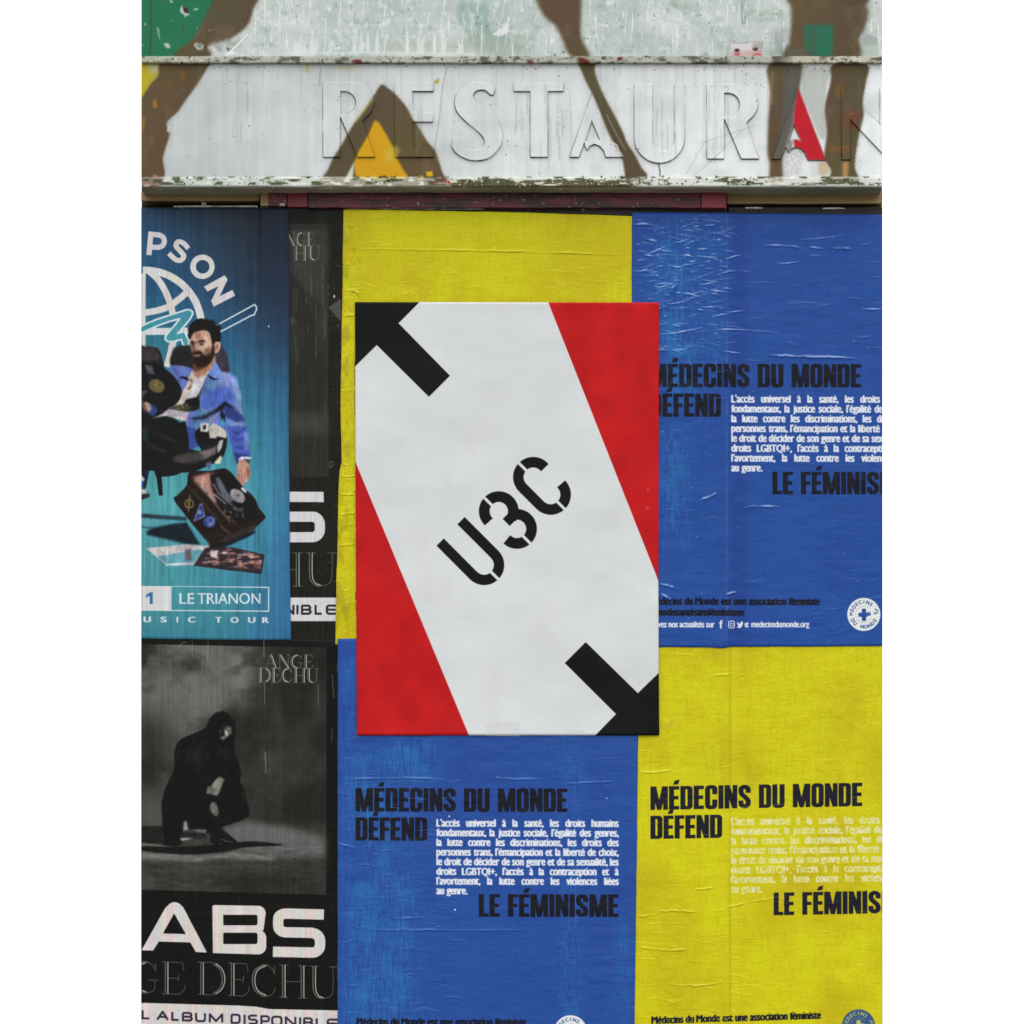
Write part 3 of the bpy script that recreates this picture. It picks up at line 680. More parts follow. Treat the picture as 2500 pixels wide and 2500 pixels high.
    # shirt tails, trousers
    sh.fill(R([(190, 1700), (330, 1640), (430, 1560), (550, 1580), (740, 1610), (700, 1680), (690, 1740), (500, 1690), (450, 1660), (330, 1670)]), (176, 166, 176))
    sh.fill(R([(500, 1670), (640, 1690), (700, 1690), (680, 1740), (600, 1720)]), (206, 186, 176))
    sh.fill(np.concatenate([R([(30, 1620), (200, 1720), (340, 1665), (500, 1690), (600, 1760), (680, 1740), (720, 1932)]),
                            T([(740, 100), (735, 330), (860, 370), (1080, 330), (1160, 300), (1160, 420), (1060, 560), (900, 640), (760, 680), (620, 690), (520, 730), (420, 745), (330, 750), (240, 740), (220, 660), (150, 655), (100, 900), (60, 910), (30, 800)])]), (23, 23, 25))
    for k_ in range(9):
        sh.fill([T(q) for q in stroke([(120 + 30 * k_, 60 + 14 * k_), (300 + 30 * k_, 110 + 16 * k_), (480 + 20 * k_, 210 + 12 * k_)], 7)], (50, 52, 54), a=.5, bl=1)
    sh.fill(T([(30, 0), (120, 60), (120, 250), (40, 200)]), (48, 62, 66), bl=4, a=.8)
    sh.fill([T(q) for q in stroke([(110, 260), (200, 300), (380, 380)], 34)], (46, 62, 64), bl=3, a=.7)
    # camera strap, seat-side frame, camera and handle
    sh.fill(T([(700, 0), (820, 30), (900, 300), (740, 350), (730, 200)]), (58, 78, 154))
    sh.fill(T(curve([(840, 60), (1000, 0), (1200, 60), (1290, 160), (1280, 320), (1220, 470), (1060, 560), (900, 330), (830, 200)], 4)), (26, 25, 27))
    sh.fill([R([(905, 1775), (1030, 1770), (1015, 1900), (900, 1890)])], (204, 200, 208)); sh.fill(R([(940, 1800), (990, 1795), (985, 1860), (935, 1865)]), (54, 36, 28))
    sh.fill(T([(1020, 20), (1100, -40), (1240, 40), (1280, 90), (1280, 180), (1140, 150), (1140, 180), (1040, 180)]), (186, 182, 172))
    sh.fill(T([(1180, 220), (1240, 200), (1210, 330), (1160, 400), (1150, 300)]), (178, 178, 182))
    sh.fill(T([(880, 380), (1040, 340), (1150, 290), (1130, 400), (1000, 480), (900, 500)]), (110, 98, 104), bl=1.5)
    sh.fill(T(curve([(500, 460), (700, 400), (900, 390), (960, 480), (800, 540), (560, 540)], 4)), (66, 62, 62), bl=3)
    sh.fill(T([(1120, 520), (1200, 430), (1220, 470), (1190, 560), (1100, 550)]), (206, 202, 180))
    sh.fill(T([(980, 550), (1060, 520), (1060, 640), (1000, 620)]), (84, 92, 132), bl=.8)
    # forearm, cuff, watch and hand
    sh.fill(T([(1300, 0), (1590, 0), (1600, 200), (1640, 430), (1560, 450), (1440, 560), (1390, 400), (1330, 200)]), (70, 90, 172))
    for a in ((1360, 80, 1560, 40), (1370, 180, 1560, 170), (1400, 300, 1600, 290)): sh.fill([T(q) for q in stroke([(a[0], a[1]), ((a[0] + a[2]) / 2, a[1] + 34), (a[2], a[3])], 26)], (40, 50, 118), a=.8, bl=1.5)
    sh.fill(T([(1540, 60), (1600, 120), (1610, 380), (1550, 330)]), (118, 136, 204), a=.8, bl=2)
    sh.fill(T([(1390, 390), (1640, 430), (1640, 480), (1470, 490), (1440, 570)]), (42, 52, 112), bl=.6)
    sh.fill(T([(1460, 490), (1500, 450), (1650, 455), (1650, 490), (1560, 480), (1480, 530)]), (192, 196, 222))
    sh.fill(T([(1540, 490), (1640, 500), (1620, 560), (1560, 530)]), (64, 58, 54))
    sh.fill(T(curve([(1470, 510), (1540, 500), (1610, 560), (1640, 690), (1610, 780), (1540, 870), (1500, 890), (1450, 860), (1415, 810), (1440, 740), (1440, 620)], 5)), (180, 132, 118))
    for x_ in (1470, 1515, 1560): sh.fill([T(q) for q in stroke([(x_, 700), (x_ - 10, 790), (x_ - 20, 850)], 10)], (112, 70, 62), a=.8, bl=.6)
    sh.fill(T([(1590, 600), (1640, 690), (1600, 790), (1570, 700)]), (136, 88, 78), bl=1.5)
    # chair legs, shoe, shadows
    sh.fill(T([(250, 740), (330, 740), (350, 1025), (290, 1030)]), (22, 22, 26)); sh.fill(T([(70, 650), (150, 650), (100, 920), (50, 900)]), (26, 34, 56))
    sh.fill(T([(20, 700), (80, 790), (60, 815), (20, 810)]), (200, 194, 170)); sh.fill(T([(20, 815), (60, 820), (50, 890), (20, 895)]), (52, 104, 190))
    sh.fill(T(curve([(0, 910), (80, 920), (150, 1000), (140, 1050), (20, 1090), (0, 1080)], 4)), (40, 40, 46)); sh.fill(T([(20, 920), (100, 940), (140, 990), (60, 1000), (20, 1000)]), (176, 182, 190), bl=.5)
    sh.fill(T([(0, 1290), (700, 1340), (700, 1400), (0, 1350)]), (40, 58, 70), bl=.8)
    sh.fill(T([(100, 1560), (200, 1500), (500, 1440), (700, 1420), (900, 1750), (700, 1740), (260, 1640), (120, 1610)]), (24, 32, 40), bl=2)
    sh.fill(T([(0, 1470), (200, 1500), (180, 1520), (0, 1490)]), (40, 80, 96), bl=1)
    sh.fill(T([(1000, 1760), (1200, 1700), (1680, 1540), (1730, 1560), (1600, 1640), (1260, 1790), (1060, 1840)]), (26, 30, 42), bl=1.2)
    # suitcase record player
    sh.fill(T(curve([(700, 870), (720, 700), (850, 660), (1040, 660), (1220, 625), (1330, 660), (1500, 860), (1700, 1060), (1760, 1200), (1860, 1330), (1840, 1380), (1700, 1500), (1400, 1660), (1150, 1770), (1030, 1740), (700, 1340), (510, 1090), (560, 1020)], 3)), (34, 26, 24))
    sh.fill(T([(780, 740), (1040, 680), (1240, 690), (1400, 830), (1740, 1200), (1740, 1420), (1400, 1440), (1180, 1230), (860, 840)]), (76, 48, 44), bl=.6)
    sh.fill(T([(790, 760), (1040, 690), (1050, 900), (1150, 1130), (900, 880)]), (176, 130, 118), bl=3)
    sh.fill(T([(1040, 740), (1240, 660), (1390, 760), (1740, 1180), (1740, 1410), (1460, 1440), (1200, 1240), (1100, 1000)]), (24, 21, 22), bl=.8)
    sh.fill(T(curve([(1130, 800), (1170, 755), (1240, 860), (1290, 960), (1390, 1080), (1330, 1120), (1210, 1000)], 4)), (88, 90, 104), bl=.8)
    sh.fill(T(disc(1450, 1030, 128, 82, rot=.72)), (142, 136, 140)); sh.fill(T(disc(1460, 1022, 16)), (60, 58, 60))
    sh.fill(T([(1490, 920), (1530, 900), (1590, 960), (1560, 990)]), (206, 206, 214), bl=.8)
    for p, w_, c_ in (([(900, 870), (1120, 1120)], 30, (168, 158, 152)), ([(1100, 1000), (1290, 1160)], 22, (158, 150, 150)), ([(1090, 850), (1160, 980), (1310, 1120), (1430, 1220)], 12, (196, 196, 200)),
                      ([(800, 800), (1180, 1220), (1340, 1420)], 10, (180, 130, 116)), ([(720, 880), (900, 1080), (1180, 1420), (1260, 1540)], 9, (110, 86, 66)), ([(700, 1370), (1040, 1720)], 6, (84, 78, 72)),
                      ([(1420, 1220), (1500, 1230), (1520, 1260)], 10, (170, 170, 172)), ([(1340, 1150), (1450, 1270)], 10, (150, 150, 150)), ([(1190, 1470), (1340, 1580)], 9, (150, 120, 90)), ([(980, 980), (1010, 1000)], 22, (60, 40, 36))):
        sh.fill([T(q) for q in stroke(p, w_)], c_, a=.85, bl=.4)
    sh.fill(T(disc(1320, 1220, 88, 70, rot=.7)), (30, 28, 28), a=.8, bl=1)
    rg = random.Random(5)
    for _ in range(26): sh.fill(T(disc(rg.uniform(1250, 1540), 1180 + rg.uniform(0, 180), rg.uniform(4, 12))), (150, 150, 142), a=.8)
    sh.fill(T([(1330, 1590), (1700, 1450), (1740, 1480), (1690, 1540), (1240, 1720), (1180, 1700)]), (52, 46, 44), a=.8, bl=.8)
    sh.fill(T(disc(735, 1146, 68)), (132, 130, 92), cut=[T(disc(735, 1146, 54))]); sh.fill(T([(715, 1090), (755, 1100), (745, 1210), (715, 1200)]), (112, 100, 40)); sh.fill([T(q) for q in stroke([(745, 1020), (738, 1090)], 14) + stroke([(728, 1215), (725, 1270)], 14)], (120, 116, 84))
    sh.fill(T([(895, 1145), (930, 1145), (970, 1335), (795, 1415)]), (132, 138, 172)); sh.fill(T([(898, 1165), (922, 1165), (955, 1325), (820, 1390)]), (44, 60, 128)); sh.fill(T(disc(888, 1270, 34)), (118, 132, 180))
    sh.fill(T(disc(1035, 1415, 86)), (52, 70, 134)); sh.fill(T(disc(1055, 1395, 60)), (82, 100, 160), cut=[T(disc(1050, 1390, 34))]); sh.fill(T(disc(1050, 1450, 32, 22)), (148, 150, 170), a=.8, bl=.8)
    # two open record sleeves on the floor
    F = zoom(340, 1100, 3.7154)
    sh.fill(F([(62, 885), (420, 850), (520, 860), (640, 862), (490, 1040), (250, 1046)]), (188, 182, 184))
    sh.fill(F([(160, 960), (520, 900), (590, 905), (500, 1020), (260, 1035)]), (92, 148, 164), bl=1)
    sh.fill([F(q) for q in stroke([(245, 1035), (490, 1018)], 10)], (216, 220, 228)); sh.fill(F([(415, 900), (465, 890), (475, 990), (420, 1000)]), (104, 92, 104), bl=.8)
    sh.fill(F([(600, 880), (860, 880), (1140, 945), (1108, 1120), (800, 1085), (490, 1045)]), (48, 38, 44))
    tx = np.clip(noise(sh.h, sh.w, 14, 5, 3, 107) * 1.4, 0, 1)
    sh.fill(F([(640, 890), (860, 895), (1120, 950), (1095, 1090), (820, 1060), (560, 1020)]), (170, 120, 108), tex=tx)
    sh.fill(F([(640, 890), (860, 895), (1120, 950), (1095, 1090), (820, 1060), (560, 1020)]), (190, 180, 190), tex=np.clip(noise(sh.h, sh.w, 18, 3, 3, 108) * 1.5 - .5, 0, 1))
    sh.fill(F([(640, 910), (720, 905), (700, 975), (650, 965)]), (206, 186, 186), bl=1)
    photographic(sh, before, 1101, .8, .12, .05, .06)
    # foot of the poster
    sh.fill(F([(-10, 1228), (1178, 1236), (1178, 1462), (-10, 1452)]), (204, 216, 222), cut=[F([(292, 1234), (1168, 1246), (1168, 1452), (292, 1446)])])
    sh.fill(F([(-10, 1232), (292, 1232), (290, 1448), (-10, 1448)]), (206, 206, 208))
    sh.fill(F([(94, 1392), (94, 1318), (62, 1334), (62, 1308), (98, 1286), (122, 1286), (122, 1392)]), (58, 106, 160))
    put_text(sh, 'LE', 340 + 364 / 3.7154, 1100 + 1390 / 3.7154, 340 + 500 / 3.7154, 26, (206, 216, 222), .004)
    put_text(sh, 'TRIANON', 340 + 530 / 3.7154, 1100 + 1390 / 3.7154, 340 + 1100 / 3.7154, 26, (206, 216, 222), .004)
    for ch, a, b in (('U', 38, 106), ('S', 190, 252), ('I', 338, 352), ('C', 440, 510), ('T', 690, 748), ('O', 828, 902), ('U', 986, 1054), ('R', 1114, 1178)):
        put_text(sh, ch, 340 + a / 3.7154, 1100 + (1556 + a * .006) / 3.7154, 340 + b / 3.7154, 13.4, (206, 212, 220), .05)
    # painted shade along and right of the seam fold; water runs and rubbed print
    dg = np.clip((sh.X - 634) / 6, 0, 1) * np.clip((980 - sh.Y) / 420, 0, 1)
    sh.over(dg, (34, 44, 66), .4)
    sh.hgt -= 2.2 * np.exp(-((sh.X - 631) / 5) ** 2) * np.clip((1250 - sh.Y) / 500, .1, 1)
    sh.hgt += 1.6 * np.clip((sh.X - 636) / 60, 0, 1) * np.clip((640 - sh.Y) / 60, 0, 1)
    sh.mul(1 + noise(sh.h, sh.w, 3, 120, 3, 103) * .05)
    g = np.clip((sh.X - 628) / 4, 0, 1) * np.clip((640 - sh.X) / 10, 0, 1)
    sh.mul(1 - g * .10)
    specks(sh, 40, 104, (30, 50, 70), .4, .6, 1.6); sh.fill(disc(656, 797, 2), (190, 200, 210))
    paper_relief(sh, 105, .8)
    sh.hgt += noise(sh.h, sh.w, 7, 240, 2, 106) * .25
    return sh

# ------------------------------------------------------------------ the two black album posters
def album_common(sh, seed):
    dk = 1 - sh.c.mean(2) / 255
    sh.mul(1 + noise(sh.h, sh.w, 4, 160, 3, seed) * (.02 + .07 * dk))
    rg = random.Random(seed); q = []
    for _ in range(70):
        x, y, L = rg.uniform(sh.x0, sh.x0 + sh.w), rg.uniform(sh.y0, sh.y0 + sh.h), rg.uniform(6, 60)
        q += stroke([(x, y), (x + rg.gauss(0, .8), y + L / 2), (x + rg.gauss(0, 1.2), y + L)], rg.uniform(.5, 1.2))
    sh.fill(q, (120, 120, 112), a=.22)
    specks(sh, 160, seed + 1, (120, 120, 112), .4, .4, 1.2)
    sh.mul(1 + noise(sh.h, sh.w, 2, 2, 1, seed + 3) * (.01 + .05 * dk))
    paper_relief(sh, seed + 2, .8)
def eurostile(sh, ch, x0, y0, x1, y1, t, col, sh_y=0.0, tv=None):
    """wide squared capitals between x0..x1 and y0..y1, stroke t"""
    tv = tv or t; h = t / 2; v = tv / 2; r = min((y1 - y0) * .22, (x1 - x0) * .35)
    X = lambda a: x0 + h + a * (x1 - x0 - 2 * h); Yf = lambda b: y0 + v + b * (y1 - y0 - 2 * v)
    rx, ry = r / (x1 - x0 - 2 * h), r / (y1 - y0 - 2 * v)
    def rnd(cx, cy, a0, a1): return [(cx + rx * math.cos(math.radians(a)), cy + ry * math.sin(math.radians(a))) for a in np.linspace(a0, a1, 7)]
    def go(p):
        return stroke([(X(a), Yf(b) + sh_y * (X(a) - x0)) for a, b in p], t)
    m = .5
    g = {'L': [[(0, -.08), (0, 1), (1.0, 1)]], 'I': [[(.5, -.08), (.5, 1.08)]],
         'U': [[(0, -.08), (0, 1 - ry)] + rnd(rx, 1 - ry, 180, 90) + rnd(1 - rx, 1 - ry, 90, 0) + [(1, -.08)]],
         'B': [[(0, 0), (0, 1), (1 - rx, 1)] + rnd(1 - rx, 1 - ry, 90, 0)[:] + rnd(1 - rx, m + ry, 0, -90) + [(0, m)], [(0, 0), (1 - rx * 1.2, 0)] + rnd(1 - rx * 1.2, ry, -90, 0) + rnd(1 - rx * 1.2, m - ry, 0, 90)],
         'S': [[(1.0, 0), (rx, 0)] + rnd(rx, ry, 270, 180) + rnd(rx, m - ry, 180, 90) + [(1 - rx, m)] + rnd(1 - rx, m + ry, -90, 0) + rnd(1 - rx, 1 - ry, 0, 90) + [(0, 1)]],
         'D': [[(0, 0), (0, 1), (1 - rx, 1)] + rnd(1 - rx, 1 - ry, 90, 0) + rnd(1 - rx, ry, 0, -90) + [(0, 0)]],
         'O': [rnd(rx, ry, 180, 270) + rnd(1 - rx, ry, 270, 360) + rnd(1 - rx, 1 - ry, 0, 90) + rnd(rx, 1 - ry, 90, 180) + [(0, ry)]],
         'P': [[(0, 1.08), (0, 0), (1 - rx, 0)] + rnd(1 - rx, ry, -90, 0) + rnd(1 - rx, .62 - ry, 0, 90) + [(0, .62)]],
         'E': [[(1, 0), (rx, 0)] + rnd(rx, ry, 270, 180) + rnd(rx, 1 - ry, 180, 90) + [(1, 1)], [(0, m), (.95, m)]],
         'N': [[(0, 1.08), (0, -.02), (1, 1.02), (1, -.08)]], 'M': [[(0, 1.08), (0, 0), (.5, .9), (1, 0), (1, 1.08)]],
         'A': [[(-.02, 1.08), (.5, -.02), (1.02, 1.08)], [(.2, .68), (.8, .68)]]}[ch]
    q = []
    for p in g: q += go(p)
    sh.fill(q, col)
def make_album_up():
    sh = Sheet(695, 490, 850, 1600, (33, 33, 30))
    sh.over(np.clip((sh.Y - 560) / 4, 0, 1) * np.clip((803 - sh.X) / 3, 0, 1) * np.clip((1166 - sh.Y) / 4, 0, 1), (52, 52, 49), .55)
    n = noise(sh.h, sh.w, 70, 120, 4, 121)
    sh.over(np.clip(n, 0, 1) * np.clip((803 - sh.X) / 3, 0, 1) * np.clip((1166 - sh.Y) / 5, 0, 1), (64, 64, 60), .5)
    Z = zoom(340, 500, 3.7154); F = zoom(340, 1100, 3.7154)
    sh.fill(Z([(1370, 182), (1715, 182), (1715, 480), (1640, 900), (1370, 620)]), (72, 72, 68), a=.5, bl=6)
    sh.fill(rect(700, 1010, 803, 1060), (78, 78, 74), a=.5, bl=12)
    put_serif(sh, 'NGE', 340 + 1325 / 3.7154, 500 + 375 / 3.7154, 340 + 1590 / 3.7154, 34, thick=.13, bright=1.0)
    put_serif(sh, 'HU', 340 + 1395 / 3.7154, 500 + 503 / 3.7154, 340 + 1645 / 3.7154, 35, thick=.13, bright=1.0)
    rg = random.Random(9)
    for _ in range(34):     # drips and rubbed paste below the title
        x = 705 + rg.random() * 95; y = 640 + rg.random() * 220; L = rg.uniform(8, 70)
        sh.fill(stroke([(x, y), (x + rg.gauss(0, 1), y + L)], rg.uniform(.7, 1.8)), (150, 150, 142), a=rg.uniform(.15, .6), bl=.5)
    sh.fill(Z([(1715, 930), (1830, 850), (1830, 1060)]), (96, 96, 92), a=.7, bl=1); sh.fill(Z(disc(1768, 830, 9, 13)), (190, 190, 186))
    specks(sh, 40, 122, (150, 150, 144), .6, .5, 1.6, (800, 700, 834, 800))
    w_ = (206, 204, 208)
    sh.fill(F([(1300, 372), (1672, 374), (1675, 468), (1300, 466)]), w_)
    sh.fill([F(q) for q in stroke([(1290, 600), (1590, 600)] + arc(1570, 668, 68, -90, 0, 8) + arc(1570, 718, 68, 0, 90, 8) + [(1290, 786)], 93)], w_)
    put_serif(sh, 'HU', 340 + 1190 / 3.7154, 1100 + 1232 / 3.7154, 340 + 1790 / 3.7154, 82, thick=.1)
    sh.fill(F([(1300, 1333), (1900, 1333), (1900, 1547), (1300, 1547)]), w_)
    ink = (40, 40, 44)
    for ch, a, b in (('N', 1318, 1408), ('I', 1424, 1446), ('B', 1467, 1564), ('L', 1590, 1665), ('E', 1692, 1796)):
        eurostile(sh, ch, 340 + a / 3.7154, 1100 + 1397 / 3.7154, 340 + b / 3.7154, 1100 + 1490 / 3.7154, 5.2, ink)
    sh.fill(F(disc(1742, 125, 22, 34, rot=.3)), (110, 110, 104), a=.6, cut=[F(disc(1742, 125, 12, 22, rot=.3))])
    sh.fill([Z(q) for q in stroke([(1370, 184), (1712, 182)], 4)], (84, 84, 80), a=.6)
    album_common(sh, 125)
    creases(sh, 24, 126, (150, 150, 144), .5, .8, 5, 26, (800, 520, 836, 1540), .6)
    return sh
def make_album_low():
    sh = Sheet(335, 1550, 850, 2640, (25, 25, 22))
    n = noise(sh.h, sh.w, 150, 190, 5, 131)
    inside = np.clip((797 - sh.X) / 2, 0, 1) * np.clip((sh.Y - 1571 - (sh.X - 344) * .02) / 2, 0, 1) * np.clip((2173 + (sh.X - 344) * .028 - sh.Y) / 3, 0, 1)
    sh.over(inside, (46, 46, 42))
    glow = np.exp(-((sh.X - 470) / 130) ** 2 - ((sh.Y - 1680) / 150) ** 2)
    glow2 = np.exp(-((sh.X - 620) / 60) ** 2 - ((sh.Y - 1910) / 130) ** 2)
    n = noise(sh.h, sh.w, 130, 110, 5, 132, .55)
    vg = np.clip((640 - sh.X) / 120, 0, 1) * np.clip((2000 - sh.Y) / 300, .25, 1)
    sh.over(np.clip(n * 1.5 + .25, 0, 1) * inside * (.22 + .78 * vg), (112, 112, 106), .75)
    sh.over(np.clip(-n * 1.5 + .1, 0, 1) * inside, (36, 36, 33), .6)
    sh.over((glow * .35 + glow2 * .5) * inside * np.clip(.7 + n * .9, 0, 1), (116, 116, 110), .9)
    sh.over(np.exp(-((sh.X - 410) / 90) ** 2 - ((sh.Y - 1990) / 60) ** 2) * inside, (88, 88, 86), .5)
    V = zoom(340, 1540, 3.7154); U = zoom(340, 2000, 3.7154)
    rt = np.clip((sh.X - 585) / 90, 0, 1) * np.clip((2040 - sh.Y) / 40, 0, 1) * inside
    sh.over(rt * np.clip(.75 - noise(sh.h, sh.w, 70, 90, 4, 138) * .7, 0, 1), (34, 34, 31), .78)
    sh.over(np.exp(-((sh.X - 585) / 40) ** 2 - ((sh.Y - 1640) / 70) ** 2) * inside * np.clip(.6 + noise(sh.h, sh.w, 40, 30, 4, 139) * 1.4, 0, 1), (122, 122, 116), .7)
    sh.over(np.exp(-((sh.X - 500) / 34) ** 2 - ((sh.Y - 1700) / 40) ** 2) * inside, (112, 112, 106), .5)
    sh.over(np.exp(-((sh.X - 360) / 60) ** 2 - ((sh.Y - 1800) / 60) ** 2) * inside, (34, 34, 31), .7)
    # floor
    sh.fill(V([(10, 1770), (215, 1770), (215, 1932), (10, 1932)]), (34, 34, 32), bl=1)
    sh.fill(U([(750, 75), (950, 20), (1300, 60), (1685, 160), (1690, 350), (1300, 350), (980, 330), (760, 200)]), (112, 110, 110), a=.75, bl=8)
    sh.fill(U([(10, 270), (400, 300), (720, 330), (950, 290), (1690, 350), (1690, 500), (10, 480)]), (62, 62, 60), a=.6, bl=10)
    sh.fill(U([(10, 300), (600, 330), (850, 300), (1250, 340), (1200, 370), (800, 350), (500, 380), (10, 360)]), (134, 132, 128), a=.85, bl=5)
    sh.fill(U([(10, 214), (240, 236), (300, 250), (300, 262), (10, 235)]), (96, 96, 92), bl=.8)
    sh.fill(U(curve([(10, 250), (400, 250), (700, 230), (1000, 200), (1280, 225), (1280, 240), (980, 255), (720, 300), (420, 320), (10, 285)], 5)), (26, 26, 26), bl=1.4)
    # crouching hooded figure
    blk = (20, 20, 20); before = sh.c.copy()
    fig = V(curve([(640, 800), (690, 745), (740, 730), (810, 755), (870, 840), (865, 960), (840, 1050), (880, 1140), (925, 1290), (905, 1350), (945, 1440), (1000, 1660), (940, 1710), (740, 1780), (790, 1830), (900, 1930), (760, 1932), (640, 1840), (500, 1800), (430, 1740),
                   (400, 1730), (380, 1932), (240, 1932), (215, 1750), (205, 1560), (240, 1420), (310, 1280), (320, 1100), (370, 990), (500, 930), (600, 880)], 4))
    sh.fill(fig, blk, bl=.6)
    sh.fill(U([(215, 0), (370, 0), (360, 240), (220, 240)]), blk)
    sh.fill(V([(500, 930), (370, 990), (345, 1060), (320, 1160), (316, 1270), (285, 1340), (240, 1430), (212, 1540), (208, 1640), (218, 1770), (228, 1932), (370, 1932), (385, 1800), (402, 1722), (430, 1700), (446, 1802), (612, 1800), (640, 1840), (740, 1782), (940, 1712), (1000, 1668), (985, 1600), (940, 1430), (905, 1360), (925, 1290), (905, 1210), (862, 1120), (840, 1000), (700, 900)]), blk, bl=.5)
    sh.fill(V([(600, 890), (640, 800), (700, 745), (760, 733), (820, 760), (868, 835), (868, 960), (860, 1100), (600, 1100)]), blk, bl=.7)
    sh.fill(V([(405, 1740), (430, 1722), (445, 1805), (402, 1806)]), (132, 132, 130), bl=.5); sh.fill(U([(470, 94), (612, 92), (600, 128)]), (112, 110, 110), bl=.6)
    sh.fill(U([(370, 110), (600, 135), (620, 170), (560, 180), (370, 175)]), (36, 35, 42), bl=1.4); sh.fill(U([(370, 170), (500, 172), (380, 196)]), (168, 160, 156), bl=.8)
    sh.fill(U([(740, 80), (880, 200), (760, 190), (700, 240), (640, 200), (660, 90)]), (26, 24, 26))
    sh.fill([U(q) for q in stroke([(740, 178), (790, 200), (850, 202)], 5)], (128, 120, 112))
    sh.fill(V(curve([(420, 1100), (560, 1000), (680, 1000), (640, 1200), (500, 1300)], 4)), (27, 27, 26), bl=6); sh.fill(V(curve([(700, 1060), (800, 1040), (860, 1200), (800, 1300), (700, 1280)], 4)), (27, 27, 27), bl=4)
    sh.fill(V(curve([(740, 880), (790, 850), (835, 880), (840, 930), (800, 1000), (750, 1000), (725, 930)], 4)), (44, 44, 42), bl=1.4)
    sh.fill(V(curve([(770, 890), (830, 870), (830, 960), (790, 970)], 4)), (96, 96, 92), bl=1.4)
    sh.fill(V([(735, 890), (765, 900), (755, 920), (735, 915)]), (14, 14, 14)); sh.fill(V([(780, 895), (815, 900), (805, 915), (780, 910)]), (16, 16, 16)); sh.fill(V([(735, 960), (785, 960), (770, 985)]), (130, 130, 128), bl=.8)
    sh.fill(V(curve([(705, 1340), (730, 1325), (770, 1350), (755, 1385), (730, 1450), (700, 1500), (650, 1495), (615, 1480), (650, 1410)], 4)), (124, 124, 114), bl=.5)
    sh.fill(V(curve([(655, 1560), (690, 1560), (720, 1620), (715, 1670), (690, 1680), (640, 1620)], 4)), (106, 106, 100), bl=.5)
    for x, y in ((640, 1440), (665, 1450), (690, 1455), (712, 1440), (660, 1600), (680, 1610), (700, 1620)): sh.fill([V(q) for q in stroke([(x, y), (x - 10, y + 50)], 6)], (40, 40, 38), a=.8)
    for fx, fy, l_ in ((622, 1450, 50), (645, 1462, 58), (670, 1468, 58), (694, 1460, 46)): sh.fill([V(q) for q in stroke([(fx + 14, fy - 40), (fx, fy), (fx - 6, fy + l_ * .5)], 17)], (104, 104, 96), bl=.4)
    for fx in (634, 658, 682): sh.fill([V(q) for q in stroke([(fx + 12, 1420), (fx, 1475)], 4)], (40, 40, 37), a=.8)
    sh.fill(V(curve([(600, 1490), (640, 1480), (700, 1500), (700, 1540), (620, 1550)], 4)), blk, bl=.8)
    # cloth of the coat: long soft folds catching a little light
    rg = random.Random(12)
    for p, w_, c_, a_ in (([(380, 1010), (340, 1150), (320, 1300)], 16, 40, .7), ([(520, 950), (450, 1050), (430, 1200), (400, 1400)], 14, 36, .7), ([(620, 900), (560, 1050), (540, 1250)], 12, 34, .7), ([(860, 1080), (900, 1180), (915, 1290)], 12, 44, .8),
                          ([(300, 1330), (260, 1500), (235, 1720)], 14, 38, .7), ([(420, 1480), (380, 1620), (370, 1800)], 12, 34, .6), ([(930, 1450), (960, 1570), (985, 1650)], 12, 40, .8), ([(860, 1500), (830, 1620), (780, 1740)], 12, 34, .7), ([(640, 1000), (660, 1150), (640, 1320)], 14, 12, .9), ([(480, 1420), (600, 1500), (620, 1560)], 16, 34, .7),
                          ([(660, 780), (640, 860), (660, 960), (700, 1020)], 10, 36, .7), ([(760, 745), (840, 800), (862, 880)], 8, 46, .8), ([(700, 1060), (780, 1100), (840, 1060)], 12, 36, .6), ([(330, 1620), (300, 1760), (300, 1900)], 14, 34, .6)):
        sh.fill([V(q) for q in stroke(curve(p, 6, False), w_)], (c_, c_, c_), a=a_, bl=1.6)
    sh.fill(V(curve([(735, 870), (790, 845), (780, 940), (740, 960)], 4)), (26, 26, 25), a=.5, bl=2)
    sh.fill(V([(776, 905), (800, 900), (802, 950), (784, 962)]), (168, 168, 162), bl=.8); sh.fill(V([(722, 905), (744, 900), (742, 925), (725, 922)]), (90, 90, 86), bl=.6); sh.fill(V([(730, 965), (788, 958), (784, 972), (742, 982)]), (108, 108, 102), bl=.6)
    sh.fill(V(curve([(800, 960), (845, 940), (840, 1010), (760, 1040)], 4)), (22, 22, 22), a=.9, bl=2)
    photographic(sh, before, 1201, .7, .18, .07, .05)
    g_ = np.clip((sh.Y - 2040) / 30, 0, 1) * np.clip((2170 - sh.Y) / 10, 0, 1) * inside
    sh.mul(1 + g_ * noise(sh.h, sh.w, 22, 5, 4, 1210) * .14)
    put_serif(sh, 'ANGE', 340 + 1140 / 3.7154, 1540 + 340 / 3.7154, 340 + 1580 / 3.7154, 34, thick=.13, slope=.01)
    put_serif(sh, 'DECHU', 340 + 1075 / 3.7154, 1540 + 466 / 3.7154, 340 + 1625 / 3.7154, 35, thick=.13, slope=.012)
    for p, a_ in (([(1130, 90), (1132, 240)], .9), ([(1134, 470), (1138, 660)], .6), ([(1142, 1100), (1150, 1290)], .8), ([(480, 90), (482, 220)], .5), ([(625, 90), (620, 280)], .6), ([(575, 200), (560, 420)], .5), ([(1622, 480), (1625, 670)], .6), ([(1750, 400), (1765, 610)], .7), ([(370, 130), (400, 100), (430, 110)], .7), ([(1750, 880), (1745, 1010)], .5), ([(1800, 280), (1800, 380)], .9)):
        sh.fill([V(q) for q in stroke(p, 5)], (150, 150, 142), a=a_, bl=.3)
